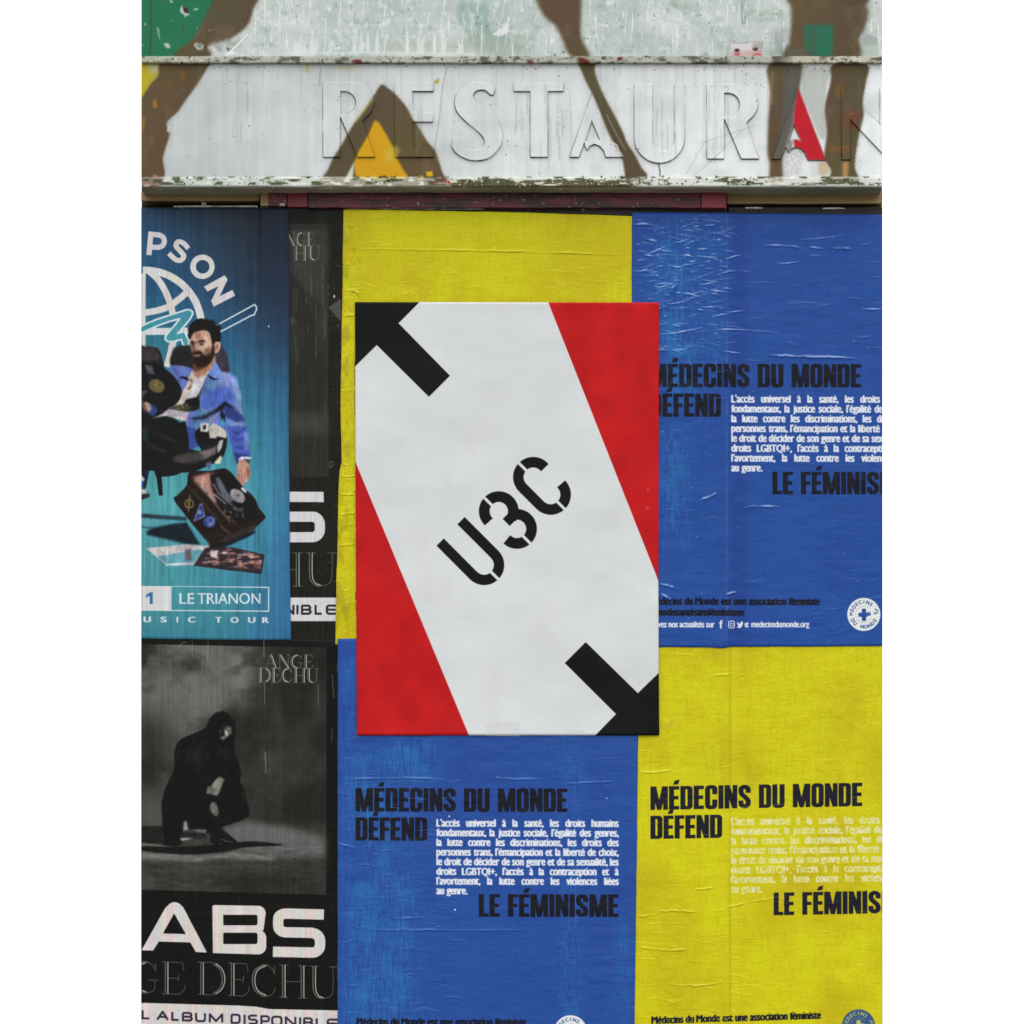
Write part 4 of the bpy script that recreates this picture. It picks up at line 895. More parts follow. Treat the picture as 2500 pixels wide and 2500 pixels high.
    # title
    wh = lambda x, y: np.stack([206 + 6 * np.sin(x * .11), 198 + 4 * np.sin(x * .13 + 1), 196 + 5 * np.sin(x * .09)], -1)
    sh.fill(U(np.concatenate([[(20, 1190), (235, 805)], arc(320, 830, 78, 200, 340, 10)[1:-1], [(400, 800), (614, 1210), (512, 1205), (462, 1118), (178, 1110), (125, 1192)]])), wh,
            cut=[U([(316, 855), (422, 1042), (215, 1036)])])
    sh.fill(U([(662, 790), (675, 778), (1080, 785)] + arc(1078, 855, 70, -80, 20, 8) + [(1128, 1003)] + arc(1082, 1075, 70, -60, 0, 5) + arc(1080, 1155, 72, 0, 86, 8) + [(668, 1215)]), wh,
            cut=[U(rr(762, 868, 1072, 962, 18)), U(rr(762, 1030, 1072, 1132, 18)), U(rect(762, 868, 800, 960)), U(rect(762, 1030, 800, 1130))])
    s_ = [(1675, 865), (1340, 856)] + arc(1330, 906, 70, -90, -180, 7, ry=50)[1:] + arc(1330, 968, 70, 180, 90, 7, ry=58) + [(1560, 1030)] + arc(1570, 1106, 70, -80, 0, 7, ry=72) + arc(1570, 1144, 70, 0, 90, 7, ry=66) + [(1212, 1202)]
    sh.fill([U([(x, y + (0 if i else 0)) for x, y in p]) for i, p in enumerate(stroke(s_, 95))], wh)
    put_serif(sh, 'GE', 340 - 90 / 3.7154, 2000 + 1575 / 3.7154, 340 + 425 / 3.7154, 78, slope=.03, thick=.1)
    put_serif(sh, 'DECHU', 340 + 520 / 3.7154, 2000 + 1588 / 3.7154, 340 + 1795 / 3.7154, 79, slope=.036, thick=.1)
    sh.fill(U([(0, 1665), (900, 1690), (1060, 1700), (1180, 1722), (1830, 1735), (1830, 2100), (0, 2060)]), wh)
    ink = (52, 46, 66)
    put_y = lambda a, top: 2000 + (top + a * .05) / 3.7154
    for ch, a, b in (('L', 20, 100), ('A', 155, 268), ('L', 290, 366), ('B', 386, 486), ('U', 506, 606), ('M', 630, 762), ('D', 828, 920), ('I', 944, 966), ('S', 984, 1078), ('P', 1098, 1186), ('O', 1196, 1300), ('N', 1320, 1425), ('I', 1448, 1470), ('B', 1486, 1580), ('L', 1600, 1672), ('E', 1700, 1810)):
        eurostile(sh, ch, 340 + a / 3.7154, put_y(a, 1728 if a < 800 else 1722), 340 + b / 3.7154, put_y(a, 1815), 5.2, ink, .02)
    album_common(sh, 135)
    return sh
# ------------------------------------------------------------------ the fascia's paint (graffiti runs across panels, trims and letters alike)
z1 = lambda p: np.asarray(p, float) / 3.22 + np.array([340, 0.])
z2 = lambda p: np.asarray(p, float) / 3.22 + np.array([940, 0.])
z3 = lambda p: np.asarray(p, float) / 3.116 + np.array([1540, 0.])
LET = []   # (name, outline, holes) in drawing millimetres
def letter_R(dx, dy):
    o = [(580, 638), (800, 638)] + arc(800, 790, 166, -82, 52, 16, ry=152) + [(880, 935), (975, 1208), (840, 1208), (714, 908), (710, 908), (710, 1208), (580, 1208)]
    h = [(712, 708), (745, 708)] + arc(742, 797, 88, -80, 80, 14) + [(712, 884)]
    sh_ = np.array([dx, dy])
    return z3(o) + sh_, [z3(h) + sh_]
o, h = letter_R(788.8 - 1726.1, 200.3 - 204.7); LET.append(('R', o, h))
LET.append(('E', z2([(78, 650), (380, 650), (380, 718), (215, 718), (215, 885), (376, 885), (376, 958), (215, 958), (215, 1165), (380, 1165), (380, 1235), (78, 1235)]), []))
LET.append(('S', z2(curve([(862, 690), (810, 655), (735, 640), (640, 662), (570, 730), (548, 810), (570, 885), (640, 960), (715, 1020), (768, 1075), (784, 1125), (762, 1160), (695, 1180), (615, 1155), (548, 1082), (525, 1145), (562, 1205), (635, 1248), (720, 1262),
                           (820, 1240), (900, 1160), (925, 1070), (900, 970), (850, 890), (770, 830), (705, 785), (694, 745), (725, 712), (785, 710), (842, 750)], 5)), []))
LET.append(('T', z2([(1012, 650), (1402, 650), (1402, 718), (1280, 718), (1280, 1235), (1142, 1235), (1142, 718), (1012, 718)]), []))
LET.append(('A', z2([(1450, 1235), (1630, 730), (1872, 1235), (1735, 1235), (1722, 1190), (1690, 1150), (1645, 1132), (1605, 1150), (1593, 1182), (1572, 1148), (1566, 1120), (1525, 1235)]),
            [z2([(1626, 948), (1690, 1100), (1650, 1090), (1612, 1096), (1590, 1112), (1572, 1104)])]))
LET.append(('U', z3([(28, 640), (162, 640), (162, 1060)] + arc(248, 1060, 86, 180, 0, 16, ry=90)[1:] + [(335, 640), (408, 640), (408, 1050)] + arc(218, 1050, 190, 0, 180, 26)[1:]), []))
o, h = letter_R(0, 0); LET.append(('R', o, h))
A2 = [(1073, 1210), (1275, 672), (1482, 1217), (1345, 1217), (1328, 1165), (1290, 1128), (1245, 1120), (1215, 1135), (1203, 1160), (1190, 1138), (1180, 1120), (1137, 1210)]
A2h = [(1240, 948), (1300, 1078), (1262, 1060), (1222, 1066), (1196, 1090)]
LET.append(('A', z3(A2), [z3(A2h)]))
LET.append(('N', z3([(1605, 655), (1670, 722), (1898, 950), (1898, 665), (1913, 665), (1913, 1166), (1670, 908), (1670, 1215), (1605, 1215)]), []))

def make_sign_paint():
    class Sprayed(Sheet):
        def fill(s, polys, col, **k):
            if col is BR and np.ndim(polys[0]) == 1:
                polys = curve(polys, 4)
                sp_ = np.clip(noise(s.h, s.w, 1.7, 1.7, 1, 190) * 1.2 + .45, 0, 1)
                Sheet.fill(s, polys, col, a=.42, bl=8, tex=sp_)
                Sheet.fill(s, polys, col, a=.97, bl=k.get('bl', 2) * 1.25)
                Sheet.fill(s, polys, (122, 104, 78), a=.4, bl=7, tex=np.clip(noise(s.h, s.w, 40, 70, 4, 191 + len(polys)) * 1.5 - .5, 0, 1))
                return
            Sheet.fill(s, polys, col, **k)
    sh = Sprayed(330, -260, 2170, 480, (200, 203, 202))
    BR = lambda x, y: np.stack([88 + 5 * np.sin(x * .02), 74 + 4 * np.sin(x * .017 + y * .01), 51 + 3 * np.sin(y * .03)], -1)
    # lower band: old white gloss, greyer to the left
    lower = (sh.Y > 150)
    n1 = noise(sh.h, sh.w, 160, 120, 4, 141); n2 = noise(sh.h, sh.w, 14, 240, 3, 142)
    g = np.clip((sh.X - 344) / 1500, 0, 1)[..., None]
    sh.c[:] = np.array([190, 196, 196], np.float32) * (1 - g) + np.array([226, 228, 230], np.float32) * g
    sh.mul(1 + n1 * .045 + n2 * .03)
    sh.over(np.clip(noise(sh.h, sh.w, 90, 60, 3, 143) - .1, 0, 1), (182, 190, 190), .5)
    # upper board: thin white rolled over green, wiped and dripping
    up = (sh.Y < 150).astype(np.float32)
    sh.over(up, (196, 203, 200)); w_ = noise(sh.h, sh.w, 70, 80, 4, 144)
    sh.over(up * np.clip(w_ + .1, 0, 1), (172, 184, 178), .8)
    sh.over(up * np.clip(noise(sh.h, sh.w, 200, 90, 3, 155) , 0, 1), (222, 226, 224), .7)
    sh.over(up * np.clip(noise(sh.h, sh.w, 9, 60, 4, 145) * 1.0 - .1, 0, 1), (218, 224, 222), .4)
    sh.over(up * np.clip(noise(sh.h, sh.w, 60, 40, 5, 146, .6) * 1.5 - .62, 0, 1) * np.clip((sh.X - 1000) / 300 + .2, .1, 1), (120, 156, 140), .6)
    sh.over(up * np.clip(np.abs(noise(sh.h, sh.w, 46, 30, 5, 157, .62)) * -2.4 + .5, 0, 1), (168, 180, 174), .75)
    sh.over(up * np.clip(noise(sh.h, sh.w, 10, 14, 4, 158) * 1.6 - .5, 0, 1), (226, 231, 228), .7)
    sh.over(up * np.clip(noise(sh.h, sh.w, 12, 20, 4, 159) * 1.6 - .75, 0, 1), (150, 166, 158), .7)
    sh.fill(z2([(560, 0), (830, 0), (810, 160), (950, 270), (1120, 360), (1160, 430), (760, 430), (640, 330), (560, 180)]), (128, 158, 146), a=.6, bl=10, tex=np.clip(.6 + noise(sh.h, sh.w, 12, 22, 3, 147), 0, 1))
    sh.fill(z3([(860, 60), (1000, 90), (1150, 60), (1180, 160), (1050, 160), (880, 150)]), (138, 166, 152), a=.6, bl=5, tex=np.clip(.6 + noise(sh.h, sh.w, 12, 8, 3, 148), 0, 1))
    sh.fill(z3([(1060, 230), (1190, 200), (1190, 430), (1080, 430)]), (140, 148, 146), a=.55, bl=6)
    sh.fill(z2([(0, 330), (700, 300), (1100, 330), (1100, 430), (0, 430)]), (168, 172, 164), a=.5, bl=10)
    rg = random.Random(4)
    dr = []
    for _ in range(150):          # pale drips
        x = rg.uniform(620, 2150); y = rg.uniform(-60, 110); L = rg.uniform(15, 80); k = rg.gauss(-.05, .09)
        w0 = rg.uniform(1, 2.6)
        dr += stroke([(x, y), (x + k * L * .4, y + L * .5)], w0) + stroke([(x + k * L * .4, y + L * .5), (x + k * L, min(y + L, 134))], w0 * .6)
    sh.fill(dr, (232, 236, 234), a=.85)
    dr = []
    for _ in range(22):           # runs that fan out at the foot
        x = rg.uniform(720, 1130); L = rg.uniform(18, 60)
        dr += [np.array([(x - 1, 130 - L), (x + 1.6, 130 - L), (x + 6, 131), (x - 6, 131)])]
    sh.fill(dr + stroke([(740, 128), (850, 130), (900, 127), (1010, 130), (1160, 131)], 3.5), (224, 229, 227), a=.7, bl=.6)
    sh.fill(z2([(840, 270), (900, 230), (975, 180), (960, 260), (900, 285)]), (226, 228, 228), a=.9, bl=.6)
    tx = np.clip(noise(sh.h, sh.w, 60, 50, 3, 149) + .35, 0, 1)
    specks(sh, 900, 150, (44, 78, 66), .8, .5, 2.4, (600, -250, 2150, 134), tex=tx)
    specks(sh, 200, 151, (60, 110, 90), .7, .6, 3.2, (1120, 60, 1440, 134), tex=tx)
    # screw-holed white plate outline above the strip
    sh.fill(z3([(748, 320), (860, 330), (1000, 318), (998, 430), (755, 430)]), (212, 206, 208), bl=.6)
    sh.fill(z3([(770, 380), (850, 390), (980, 380), (1000, 432), (740, 432)]), (196, 150, 150), a=.6, bl=3)
    sh.fill(z3([(925, 400), (1000, 385), (1000, 428), (930, 430)]), (168, 70, 72), a=.85, bl=1.2, tex=np.clip(.7 + noise(sh.h, sh.w, 5, 5, 2, 156), 0, 1)); sh.fill(z3([(790, 400), (830, 400), (825, 428), (790, 428)]), (178, 84, 84), a=.8, bl=1.2); sh.fill([z3(disc(808, 382, 20, 11)), z3(disc(948, 372, 22, 14))], (44, 34, 34), bl=1); sh.fill(z3([(925, 330), (1000, 322), (996, 380), (930, 372)]), (160, 156, 150), a=.8, bl=1.5)
    sh.fill([z3(q) for q in stroke([(745, 318), (800, 332), (860, 326), (900, 316), (1010, 318)], 5) + stroke([(1005, 318), (998, 380)], 6) + stroke([(748, 330), (765, 380)], 4)], (92, 88, 88), a=.55, bl=.4)
    sh.fill([z3(q) for q in stroke([(850, 20), (845, 100), (850, 185), (872, 170), (868, 120)], 6)], (96, 112, 108), a=.7)
    # green field and brown letters of the big tag, upper board
    sh.fill(np.concatenate([[(330, -260), (620, -260)], z1([(620, -20), (500, 190), (420, 330), (300, 445), (-40, 445)])]), (36, 112, 78), bl=1.2)
    sh.fill(z1([(960, -90), (900, 60), (850, 200), (700, 310), (540, 360), (560, 445), (275, 445), (370, 345), (430, 300), (500, 170), (580, 0), (620, -90)]), BR, bl=2.6)
    sh.fill(np.concatenate([[(480, -262), (590, -262)], z1([(960, -88), (620, -88)])]), BR, bl=3)
    sh.fill(z2([(1120, -260), (1500, -260), (1540, -60), (1536, 250), (1560, 340), (1592, 400), (1604, 445), (1465, 445), (1400, 320), (1345, 205), (1255, 130), (1190, 0), (1150, -80)]), BR, bl=2.8)
    sh.fill(z3(curve([(1242, -80), (1500, -30), (1700, -10), (1790, 50), (1800, 130), (1770, 230), (1735, 300), (1722, 450), (1190, 450), (1205, 330), (1222, 150)], 4)), BR, bl=3)
    sh.fill(z3([(1240, -90), (1700, -90), (1780, 40), (1240, 40)]), BR, bl=3)
    sh.fill(z3([(1318, 190), (1540, 190), (1535, 435), (1470, 440), (1330, 400)]), (40, 108, 82), bl=4)
    sh.fill(z3([(1360, 190), (1420, 190), (1410, 430), (1350, 420)]), (66, 92, 74), a=.8, bl=5)
    sh.fill(z3([(1180, 350), (1330, 370), (1330, 450), (1180, 450)]), (92, 96, 88), a=.6, bl=4)
    sh.fill(z3([(1750, 270), (1800, 250), (1880, 290), (1870, 340), (1780, 350), (1735, 310)]), (168, 170, 168), bl=2)
    sh.fill(z3([(1760, 310), (1880, 320), (1900, 440), (1740, 440)]), (160, 176, 166), a=.6, bl=3)
    # chips on the green
    for p in ([(305, 30), (360, 40), (420, 135), (370, 150), (325, 110)], [(230, 0), (270, 0), (265, 25), (240, 20)], [(185, 335), (240, 335), (245, 390), (200, 370)], [(430, 330), (510, 335), (500, 400), (440, 390)],
              [(135, 190), (150, 210), (165, 320), (180, 345), (150, 300)], [(40, 165), (52, 200), (40, 205)], [(10, 355), (50, 350), (30, 362)], [(545, 230), (565, 240), (550, 245)], [(600, 100), (612, 106), (602, 110)]):
        q = z1(p); m_ = q.mean(0); q = m_ + (curve(q, 4) - m_) * np.array([[random.uniform(.45, .95)] for _ in range(4 * len(q))]); sh.fill(q, (198, 196, 194), a=.9, bl=.8)
    sh.fill(z1([(340, 55), (375, 60), (395, 105), (355, 100)]), (52, 40, 52), bl=.5); sh.fill(z1([(440, 345), (500, 345), (480, 390)]), (120, 130, 118), bl=1)
    sh.fill(z1([(420, 75), (450, 65), (470, 70), (440, 82)]), (180, 205, 200), bl=.5)
    sh.fill([z1(q) for q in stroke([(92, 0), (88, 150), (92, 260), (86, 430)], 8)], (70, 40, 30), a=.7, bl=.5); sh.fill([z1(q) for q in stroke([(345, 200), (350, 260)], 7)], (110, 60, 40), a=.8)
    sh.fill(z1([(560, 330), (700, 300), (800, 330), (760, 440), (560, 440)]), (150, 146, 142), a=.6, bl=6, tex=np.clip(.5 + noise(sh.h, sh.w, 8, 8, 3, 152), 0, 1))
    sh.fill(z1([(680, 370), (710, 380), (700, 410)]), (60, 90, 120), a=.8, bl=1)
    sh.fill([z1(q) for q in stroke([(855, 270), (800, 330), (725, 400)], 15)] + [z1([(670, 440), (715, 395), (760, 412), (750, 425), (712, 430)])], (232, 232, 236))
    sh.fill([z1(q) for q in stroke([(860, 274), (808, 332), (734, 406)], 4)], (140, 136, 140), a=.8)
    specks(sh, 60, 153, (196, 198, 190), .8, .4, 1.4, (344, -250, 640, 134))
    # ---- lower band
    YE, OR = (184, 168, 40), (206, 156, 16)
    sh.fill(z1([(-40, 470), (195, 470), (170, 560), (100, 660), (0, 830), (-40, 900)]), YE, bl=3); sh.fill(z1([(60, 500), (190, 500), (170, 560), (90, 580)]), (190, 190, 180), a=.8, bl=4)
    sh.fill(z1([(190, 470), (560, 470), (535, 530), (450, 670), (370, 780), (300, 880), (215, 965), (240, 1045), (205, 1170), (185, 1250), (200, 1360), (180, 1430), (100, 1500), (-40, 1510), (-40, 850), (0, 800), (90, 660), (150, 590)]), BR, bl=1.8)
    for p, c in (([(105, 800), (130, 770), (145, 850), (110, 850)], (160, 112, 44)), ([(20, 920), (50, 930), (30, 1040), (18, 1030)], (150, 106, 40)), ([(310, 560), (360, 560), (360, 640), (320, 620)], (118, 84, 44)), ([(180, 640), (260, 660), (230, 720)], (106, 82, 46)), ([(110, 1370), (150, 1390), (140, 1440), (120, 1430)], (190, 164, 110)), ([(345, 688), (352, 700), (345, 705)], (200, 190, 170))):
        sh.fill(z1(p), c, a=.9, bl=2)
    sh.fill(z1([(225, 985), (245, 1000), (235, 1050), (215, 1030)]), (206, 204, 204), a=.8, bl=1)
    sh.fill(z1([(1480, 515), (1720, 515), (1660, 575), (1560, 545)]), (188, 190, 152), a=.7, bl=3); sh.fill(z1([(1310, 505), (1330, 505), (1328, 568), (1314, 568)]), (176, 176, 84), bl=.8)
    sh.fill([z1(q) for q in stroke([(1425, 530), (1420, 600), (1416, 680)], 6)], (110, 112, 110), a=.7, bl=.5)
    # yellow under, then the brown lambda
    lam = np.concatenate([z1([(1900, 668), (1840, 760), (1760, 880), (1680, 985), (1590, 1140), (1520, 1250), (1480, 1340), (1400, 1440), (1350, 1500)]), z2([(-150, 1500)]), z2([(600, 1500), (470, 1390), (430, 1290), (390, 1180), (330, 1110), (270, 1010), (215, 930), (160, 830), (80, 740), (20, 690)])])
    sh.fill(lam, BR, bl=1.6)
    sh.fill(np.concatenate([z1([(1850, 945), (1800, 1060), (1720, 1200), (1685, 1290), (1700, 1380), (1760, 1412)]), z2([(140, 1412), (180, 1385), (135, 1320), (95, 1240), (50, 1130), (0, 1040), (-50, 960)])]), OR, bl=2.2)
    sh.fill(z1([(1600, 1440), (1690, 1270), (1680, 1400)]), (204, 204, 196), bl=1.5)
    sh.fill([z1(q) for q in stroke([(1850, 770), (1780, 850), (1700, 960)], 16)], (196, 170, 60), a=.55, bl=1.6)
    sh.fill(z2([(80, 1140), (120, 1180), (60, 1270), (0, 1280), (0, 1180)]), (198, 180, 80), a=.6, bl=4)
    sh.fill(z2([(322, 1350), (372, 1345), (378, 1385), (330, 1392)]), (216, 170, 20), bl=.6); sh.fill(z2([(255, 1385), (300, 1380), (310, 1410), (262, 1420)]), (214, 172, 40), bl=.6)
    sh.fill(z2([(380, 640), (425, 612), (425, 650), (400, 665)]), (176, 168, 96), bl=.6)
    # brown run through the second half
    sh.fill(z2([(1520, 470), (1645, 470), (1648, 560), (1680, 660), (1740, 790), (1800, 900), (1870, 1040), (1905, 1130), (1960, 1210), (2010, 1310), (2060, 1400), (1905, 1500), (1890, 1400), (1862, 1240), (1800, 1130), (1745, 1020), (1690, 880), (1640, 760), (1590, 660), (1550, 570)]), BR, bl=2)
    sh.fill([z2(q) for q in stroke([(1740, 900), (1800, 1020), (1890, 1180)], 10)], (150, 142, 132), a=.7, bl=.8)
    sh.fill([z2(q) for q in stroke([(1780, 1120), (1820, 1140), (1840, 1190), (1870, 1230)], 12)], (226, 228, 226), a=.9, bl=.6)
    # right-hand browns, greys and the red half letter
    sh.fill(z3([(1050, 490), (1300, 490), (1285, 640), (1265, 720), (1235, 850), (1195, 1000), (1165, 1120), (1152, 1230), (1152, 1380), (1062, 1380), (1058, 1250), (1040, 1150), (1048, 900), (1062, 700)]), BR, bl=2.6)
    sh.fill(z3([(1175, 510), (1300, 510), (1285, 640), (1240, 840), (1180, 1020), (1150, 1140), (1120, 1100), (1160, 800)]), (88, 90, 86), a=.85, bl=5)
    sh.fill(z3([(1300, 515), (1530, 515), (1490, 650), (1475, 800), (1485, 1050), (1440, 1060), (1290, 700)]), (178, 182, 176), a=.8, bl=3)
    sh.fill(z3([(1160, 1160), (1260, 1100), (1330, 1170), (1270, 1365), (1155, 1365)]), (160, 162, 160), a=.55, bl=3, tex=np.clip(.55 + .8 * noise(sh.h, sh.w, 1.5, 1.5, 1, 154), 0, 1))
    sh.fill(z3([(1270, 650), (1280, 700), (1262, 760), (1245, 860), (1240, 948), (1190, 1100), (1137, 1217), (1073, 1217), (1150, 1000), (1200, 860)]), (92, 90, 84), a=.9, bl=1.5)
    sh.fill(z3([(1240, 1060), (1230, 1120), (1200, 1160), (1180, 1120), (1196, 1080)]), (120, 112, 110), a=.8, bl=1.5)
    sh.fill(z3([(1540, 490), (1795, 490), (1790, 620), (1765, 760), (1770, 880), (1745, 980), (1730, 1060), (1712, 1170), (1705, 1280), (1730, 1390), (1520, 1390), (1525, 1300), (1475, 1215), (1480, 1120), (1492, 1000), (1478, 860), (1482, 780), (1505, 690), (1525, 600)]), BR, bl=1.6)
    for p, c, a_ in (([(1600, 830), (1760, 850), (1720, 1000), (1600, 980)], (112, 64, 44), .6), ([(1560, 640), (1620, 650), (1600, 760), (1550, 740)], (118, 88, 46), .7), ([(1500, 1100), (1700, 1120), (1690, 1170), (1500, 1160)], (122, 78, 48), .5), ([(1610, 1220), (1660, 1225), (1650, 1350), (1610, 1350)], (186, 140, 90), .9), ([(1425, 1240), (1480, 1230), (1520, 1300), (1470, 1340), (1430, 1330)], (196, 172, 132), .8), ([(1060, 540), (1090, 540), (1080, 800), (1060, 800)], (150, 122, 92), .6)):
        sh.fill(z3(p), c, a=a_, bl=3)
    sh.fill([z3(q) for q in stroke([(1660, 1110), (1530, 1140)], 5) + stroke([(1700, 860), (1640, 880)], 5)], (176, 110, 50), a=.6, bl=.8)
    sh.fill([z3([(1275, 672), (1482, 1217), (1345, 1217), (1328, 1165), (1290, 1128), (1245, 1120), (1240, 1070), (1238, 948), (1245, 850), (1262, 740)])], (188, 28, 40), cut=[z3(A2h)], bl=.5)
    # grime: specks, long runs, dark line under the strip, mildew on the bottom lip
    dr = []
    for _ in range(60):
        x = rg.uniform(360, 2140); y = 154; L = rg.uniform(10, 120) * (1 if rg.random() < .7 else 2.2)
        dr += stroke([(x, y), (x + rg.gauss(0, 1), y + L)], rg.uniform(.7, 1.8))
    sh.fill(dr, (120, 124, 120), a=.28, bl=.6)
    for x0, x1, n_ in ((1010, 1040, 5), (1255, 1290, 8), (1320, 1400, 16), (560, 640, 6), (1600, 1660, 6), (1730, 1790, 8)):
        dr = []
        for _ in range(n_):
            x = rg.uniform(x0, x1); y = rg.uniform(200, 340); dr += stroke([(x, y), (x + rg.gauss(0, 1.5), y + rg.uniform(30, 110))], rg.uniform(.8, 3))
        sh.fill(dr, (138, 140, 138), a=.35, bl=1)
    specks(sh, 380, 161, (60, 64, 56), .65, .4, 1.7, (344, 156, 2156, 432))
    specks(sh, 420, 162, (50, 50, 44), .7, .4, 2.0, (344, 152, 2156, 175), tex=np.clip(noise(sh.h, sh.w, 30, 30, 3, 166) + .5, 0, 1))
    specks(sh, 120, 163, (120, 122, 118), .5, .5, 1.3, (1362, 250, 1396, 320)); specks(sh, 160, 167, (96, 98, 94), .7, .5, 1.4, (1690, 160, 1870, 215))
    for p in ([(1480, 530), (1450, 700), (1430, 900), (1400, 1100)],): pass
    sh.fill([z2(q) for q in stroke([(485, 530), (450, 700), (430, 900), (400, 1100), (385, 1230)], 5)], (110, 110, 106), a=.7, bl=.4)
    sh.fill([z3(q) for q in stroke([(600, 1240), (860, 980)], 4) + stroke([(420, 1330), (560, 1080), (960, 950)], 4) + stroke([(480, 1340), (680, 1160)], 4) + stroke([(1770, 830), (1905, 945)], 4)], (140, 142, 140), a=.6, bl=.4)
    sh.fill([z3(q) for q in stroke([(210, 1240), (222, 1300), (222, 1345)], 9)], (52, 52, 46), a=.8, bl=1)
    # edge shade painted round each letter in broken lines, darkest under its ledges
    EDGE_TEX = np.clip(.62 + .8 * noise(sh.h, sh.w, 34, 34, 3, 168), .1, 1)
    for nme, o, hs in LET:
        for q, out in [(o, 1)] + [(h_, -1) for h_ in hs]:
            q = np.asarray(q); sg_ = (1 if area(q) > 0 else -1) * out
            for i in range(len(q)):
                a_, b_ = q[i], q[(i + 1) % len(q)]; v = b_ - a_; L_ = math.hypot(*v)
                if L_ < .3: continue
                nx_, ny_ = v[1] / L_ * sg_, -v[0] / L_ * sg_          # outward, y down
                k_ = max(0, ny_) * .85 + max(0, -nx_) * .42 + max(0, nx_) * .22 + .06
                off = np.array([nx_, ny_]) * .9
                sh.fill(stroke([a_ + off, b_ + off], 1.5 + 1.1 * max(0, ny_)), (40, 40, 36), a=min(.9, k_), tex=EDGE_TEX)
    # strip between the boards (y 137-153) and bottom lip (y 432-455)
    sl = (sh.Y > 136) & (sh.Y < 154)
    sh.over(sl.astype(np.float32), (168, 168, 156), .75)
    sh.over(sl * np.clip((sh.X - 1930) / 8, 0, 1), (196, 192, 172), .8)
    t = np.clip(noise(sh.h, sh.w, 20, 10, 4, 164) * 1.5 - .1, 0, 1) * sl
    sh.over(t, (70, 68, 54), .75)
    sh.over(sl * np.clip((560 - sh.X) / 30, 0, 1), (186, 184, 170), .5)
    sh.over(sl * np.clip((1930 - sh.X) / 30, 0, 1) * np.clip((sh.X - 1880) / 10, 0, 1), (72, 62, 46), .7)
    specks(sh, 300, 165, (60, 54, 44), .8, .6, 2.6, (344, 138, 2156, 153)); specks(sh, 120, 169, (206, 206, 196), .8, .6, 2.6, (400, 138, 520, 152)); specks(sh, 60, 170, (220, 218, 210), .8, .8, 3, (2030, 138, 2110, 152))
    rust = [z2([(1515, 450), (1560, 455), (1610, 480), (1605, 495), (1530, 490)]), z2([(1830, 450), (1870, 448), (1860, 470), (1825, 485)]), z1([(1660, 480), (1700, 468), (1750, 470), (1745, 490), (1680, 492)]), z2([(1110, 475), (1170, 478), (1165, 492), (1120, 492)]), z2([(680, 465), (715, 470), (690, 480)]), z3([(1600, 470), (1640, 480), (1600, 495)])]
    sh.fill(rust, (110, 40, 30), a=.95, bl=.6)
    lp = (sh.Y >= 431)
    sh.c[lp] = sh.c[lp] * .4 + np.array([206, 208, 200]) * .6
    sh.over(lp * np.clip((1096 - sh.X) * -.1, 0, 1) * np.clip((1545 - sh.X) / 12, 0, 1) * np.clip((sh.Y - 438) / 3, 0, 1), (92, 84, 58), .95)
    sh.over(lp * np.clip((400 - sh.X) / 20, 0, 1), (130, 92, 82), .6)
    mo = noise(sh.h, sh.w, 26, 8, 4, 171)
    sh.over(lp * np.clip((mo - .2) * 4, 0, 1) * np.clip((453 - sh.Y) / 3, 0, 1), (74, 80, 52), .9)
    sh.over(lp * np.clip(-(mo + .45) * 4, 0, 1), (226, 228, 214), .9)
    specks(sh, 700, 172, (44, 56, 34), .85, .6, 3.2, (344, 430, 2156, 452), tex=np.clip(noise(sh.h, sh.w, 60, 30, 3, 173) * 1.5 + .3, 0, 1))
    specks(sh, 300, 174, (222, 222, 206), .85, .5, 2.4, (1096, 440, 2156, 456)); specks(sh, 24, 175, (186, 50, 50), .8, 1, 3, (1050, 436, 1110, 452))
    sh.fill(z2([(1235, 1452), (1300, 1446), (1360, 1452), (1345, 1460), (1250, 1460)]), (220, 220, 206))
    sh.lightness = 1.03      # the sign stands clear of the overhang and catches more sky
    # relief
    sh.hgt += noise(sh.h, sh.w, 120, 120, 3, 181) * .8 + noise(sh.h, sh.w, 7, 60, 3, 182) * .12 * up + noise(sh.h, sh.w, 4, 4, 2, 183) * .05
    return sh

# ------------------------------------------------------------------ materials
def principled(name, rough=.5, spec=.3):
    m = bpy.data.materials.new(name); m.use_nodes = True
    b = m.node_tree.nodes['Principled BSDF']
    b.inputs['Roughness'].default_value = rough; b.inputs['Specular IOR Level'].default_value = spec
    return m, m.node_tree, b
def print_material(name, sh, rough=.5, spec=.3, bump=1.0):
    m, t, b = principled(name, rough, spec)
    a = t.nodes.new('ShaderNodeTexImage'); a.image = sh.image(name + '_ink'); a.extension = 'EXTEND'; a.interpolation = 'Cubic'
    r = t.nodes.new('ShaderNodeTexImage'); r.image = sh.relief(name + '_relief'); r.extension = 'EXTEND'; r.interpolation = 'Cubic'
    bp = t.nodes.new('ShaderNodeBump'); bp.inputs['Distance'].default_value = .006; bp.inputs['Strength'].default_value = bump
    nz = t.nodes.new('ShaderNodeTexNoise'); nz.inputs['Scale'].default_value = 3.0; nz.inputs['Detail'].default_value = 5
    tc = t.nodes.new('ShaderNodeTexCoord'); mr = t.nodes.new('ShaderNodeMapRange')
    mr.inputs['To Min'].default_value = max(.05, rough - .1); mr.inputs['To Max'].default_value = rough + .14
    t.links.new(tc.outputs['Object'], nz.inputs['Vector']); t.links.new(nz.outputs['Fac'], mr.inputs['Value']); t.links.new(mr.outputs[0], b.inputs['Roughness'])
    t.links.new(a.outputs['Color'], b.inputs['Base Color']); t.links.new(r.outputs['Color'], bp.inputs['Height']); t.links.new(bp.outputs['Normal'], b.inputs['Normal'])
    return m
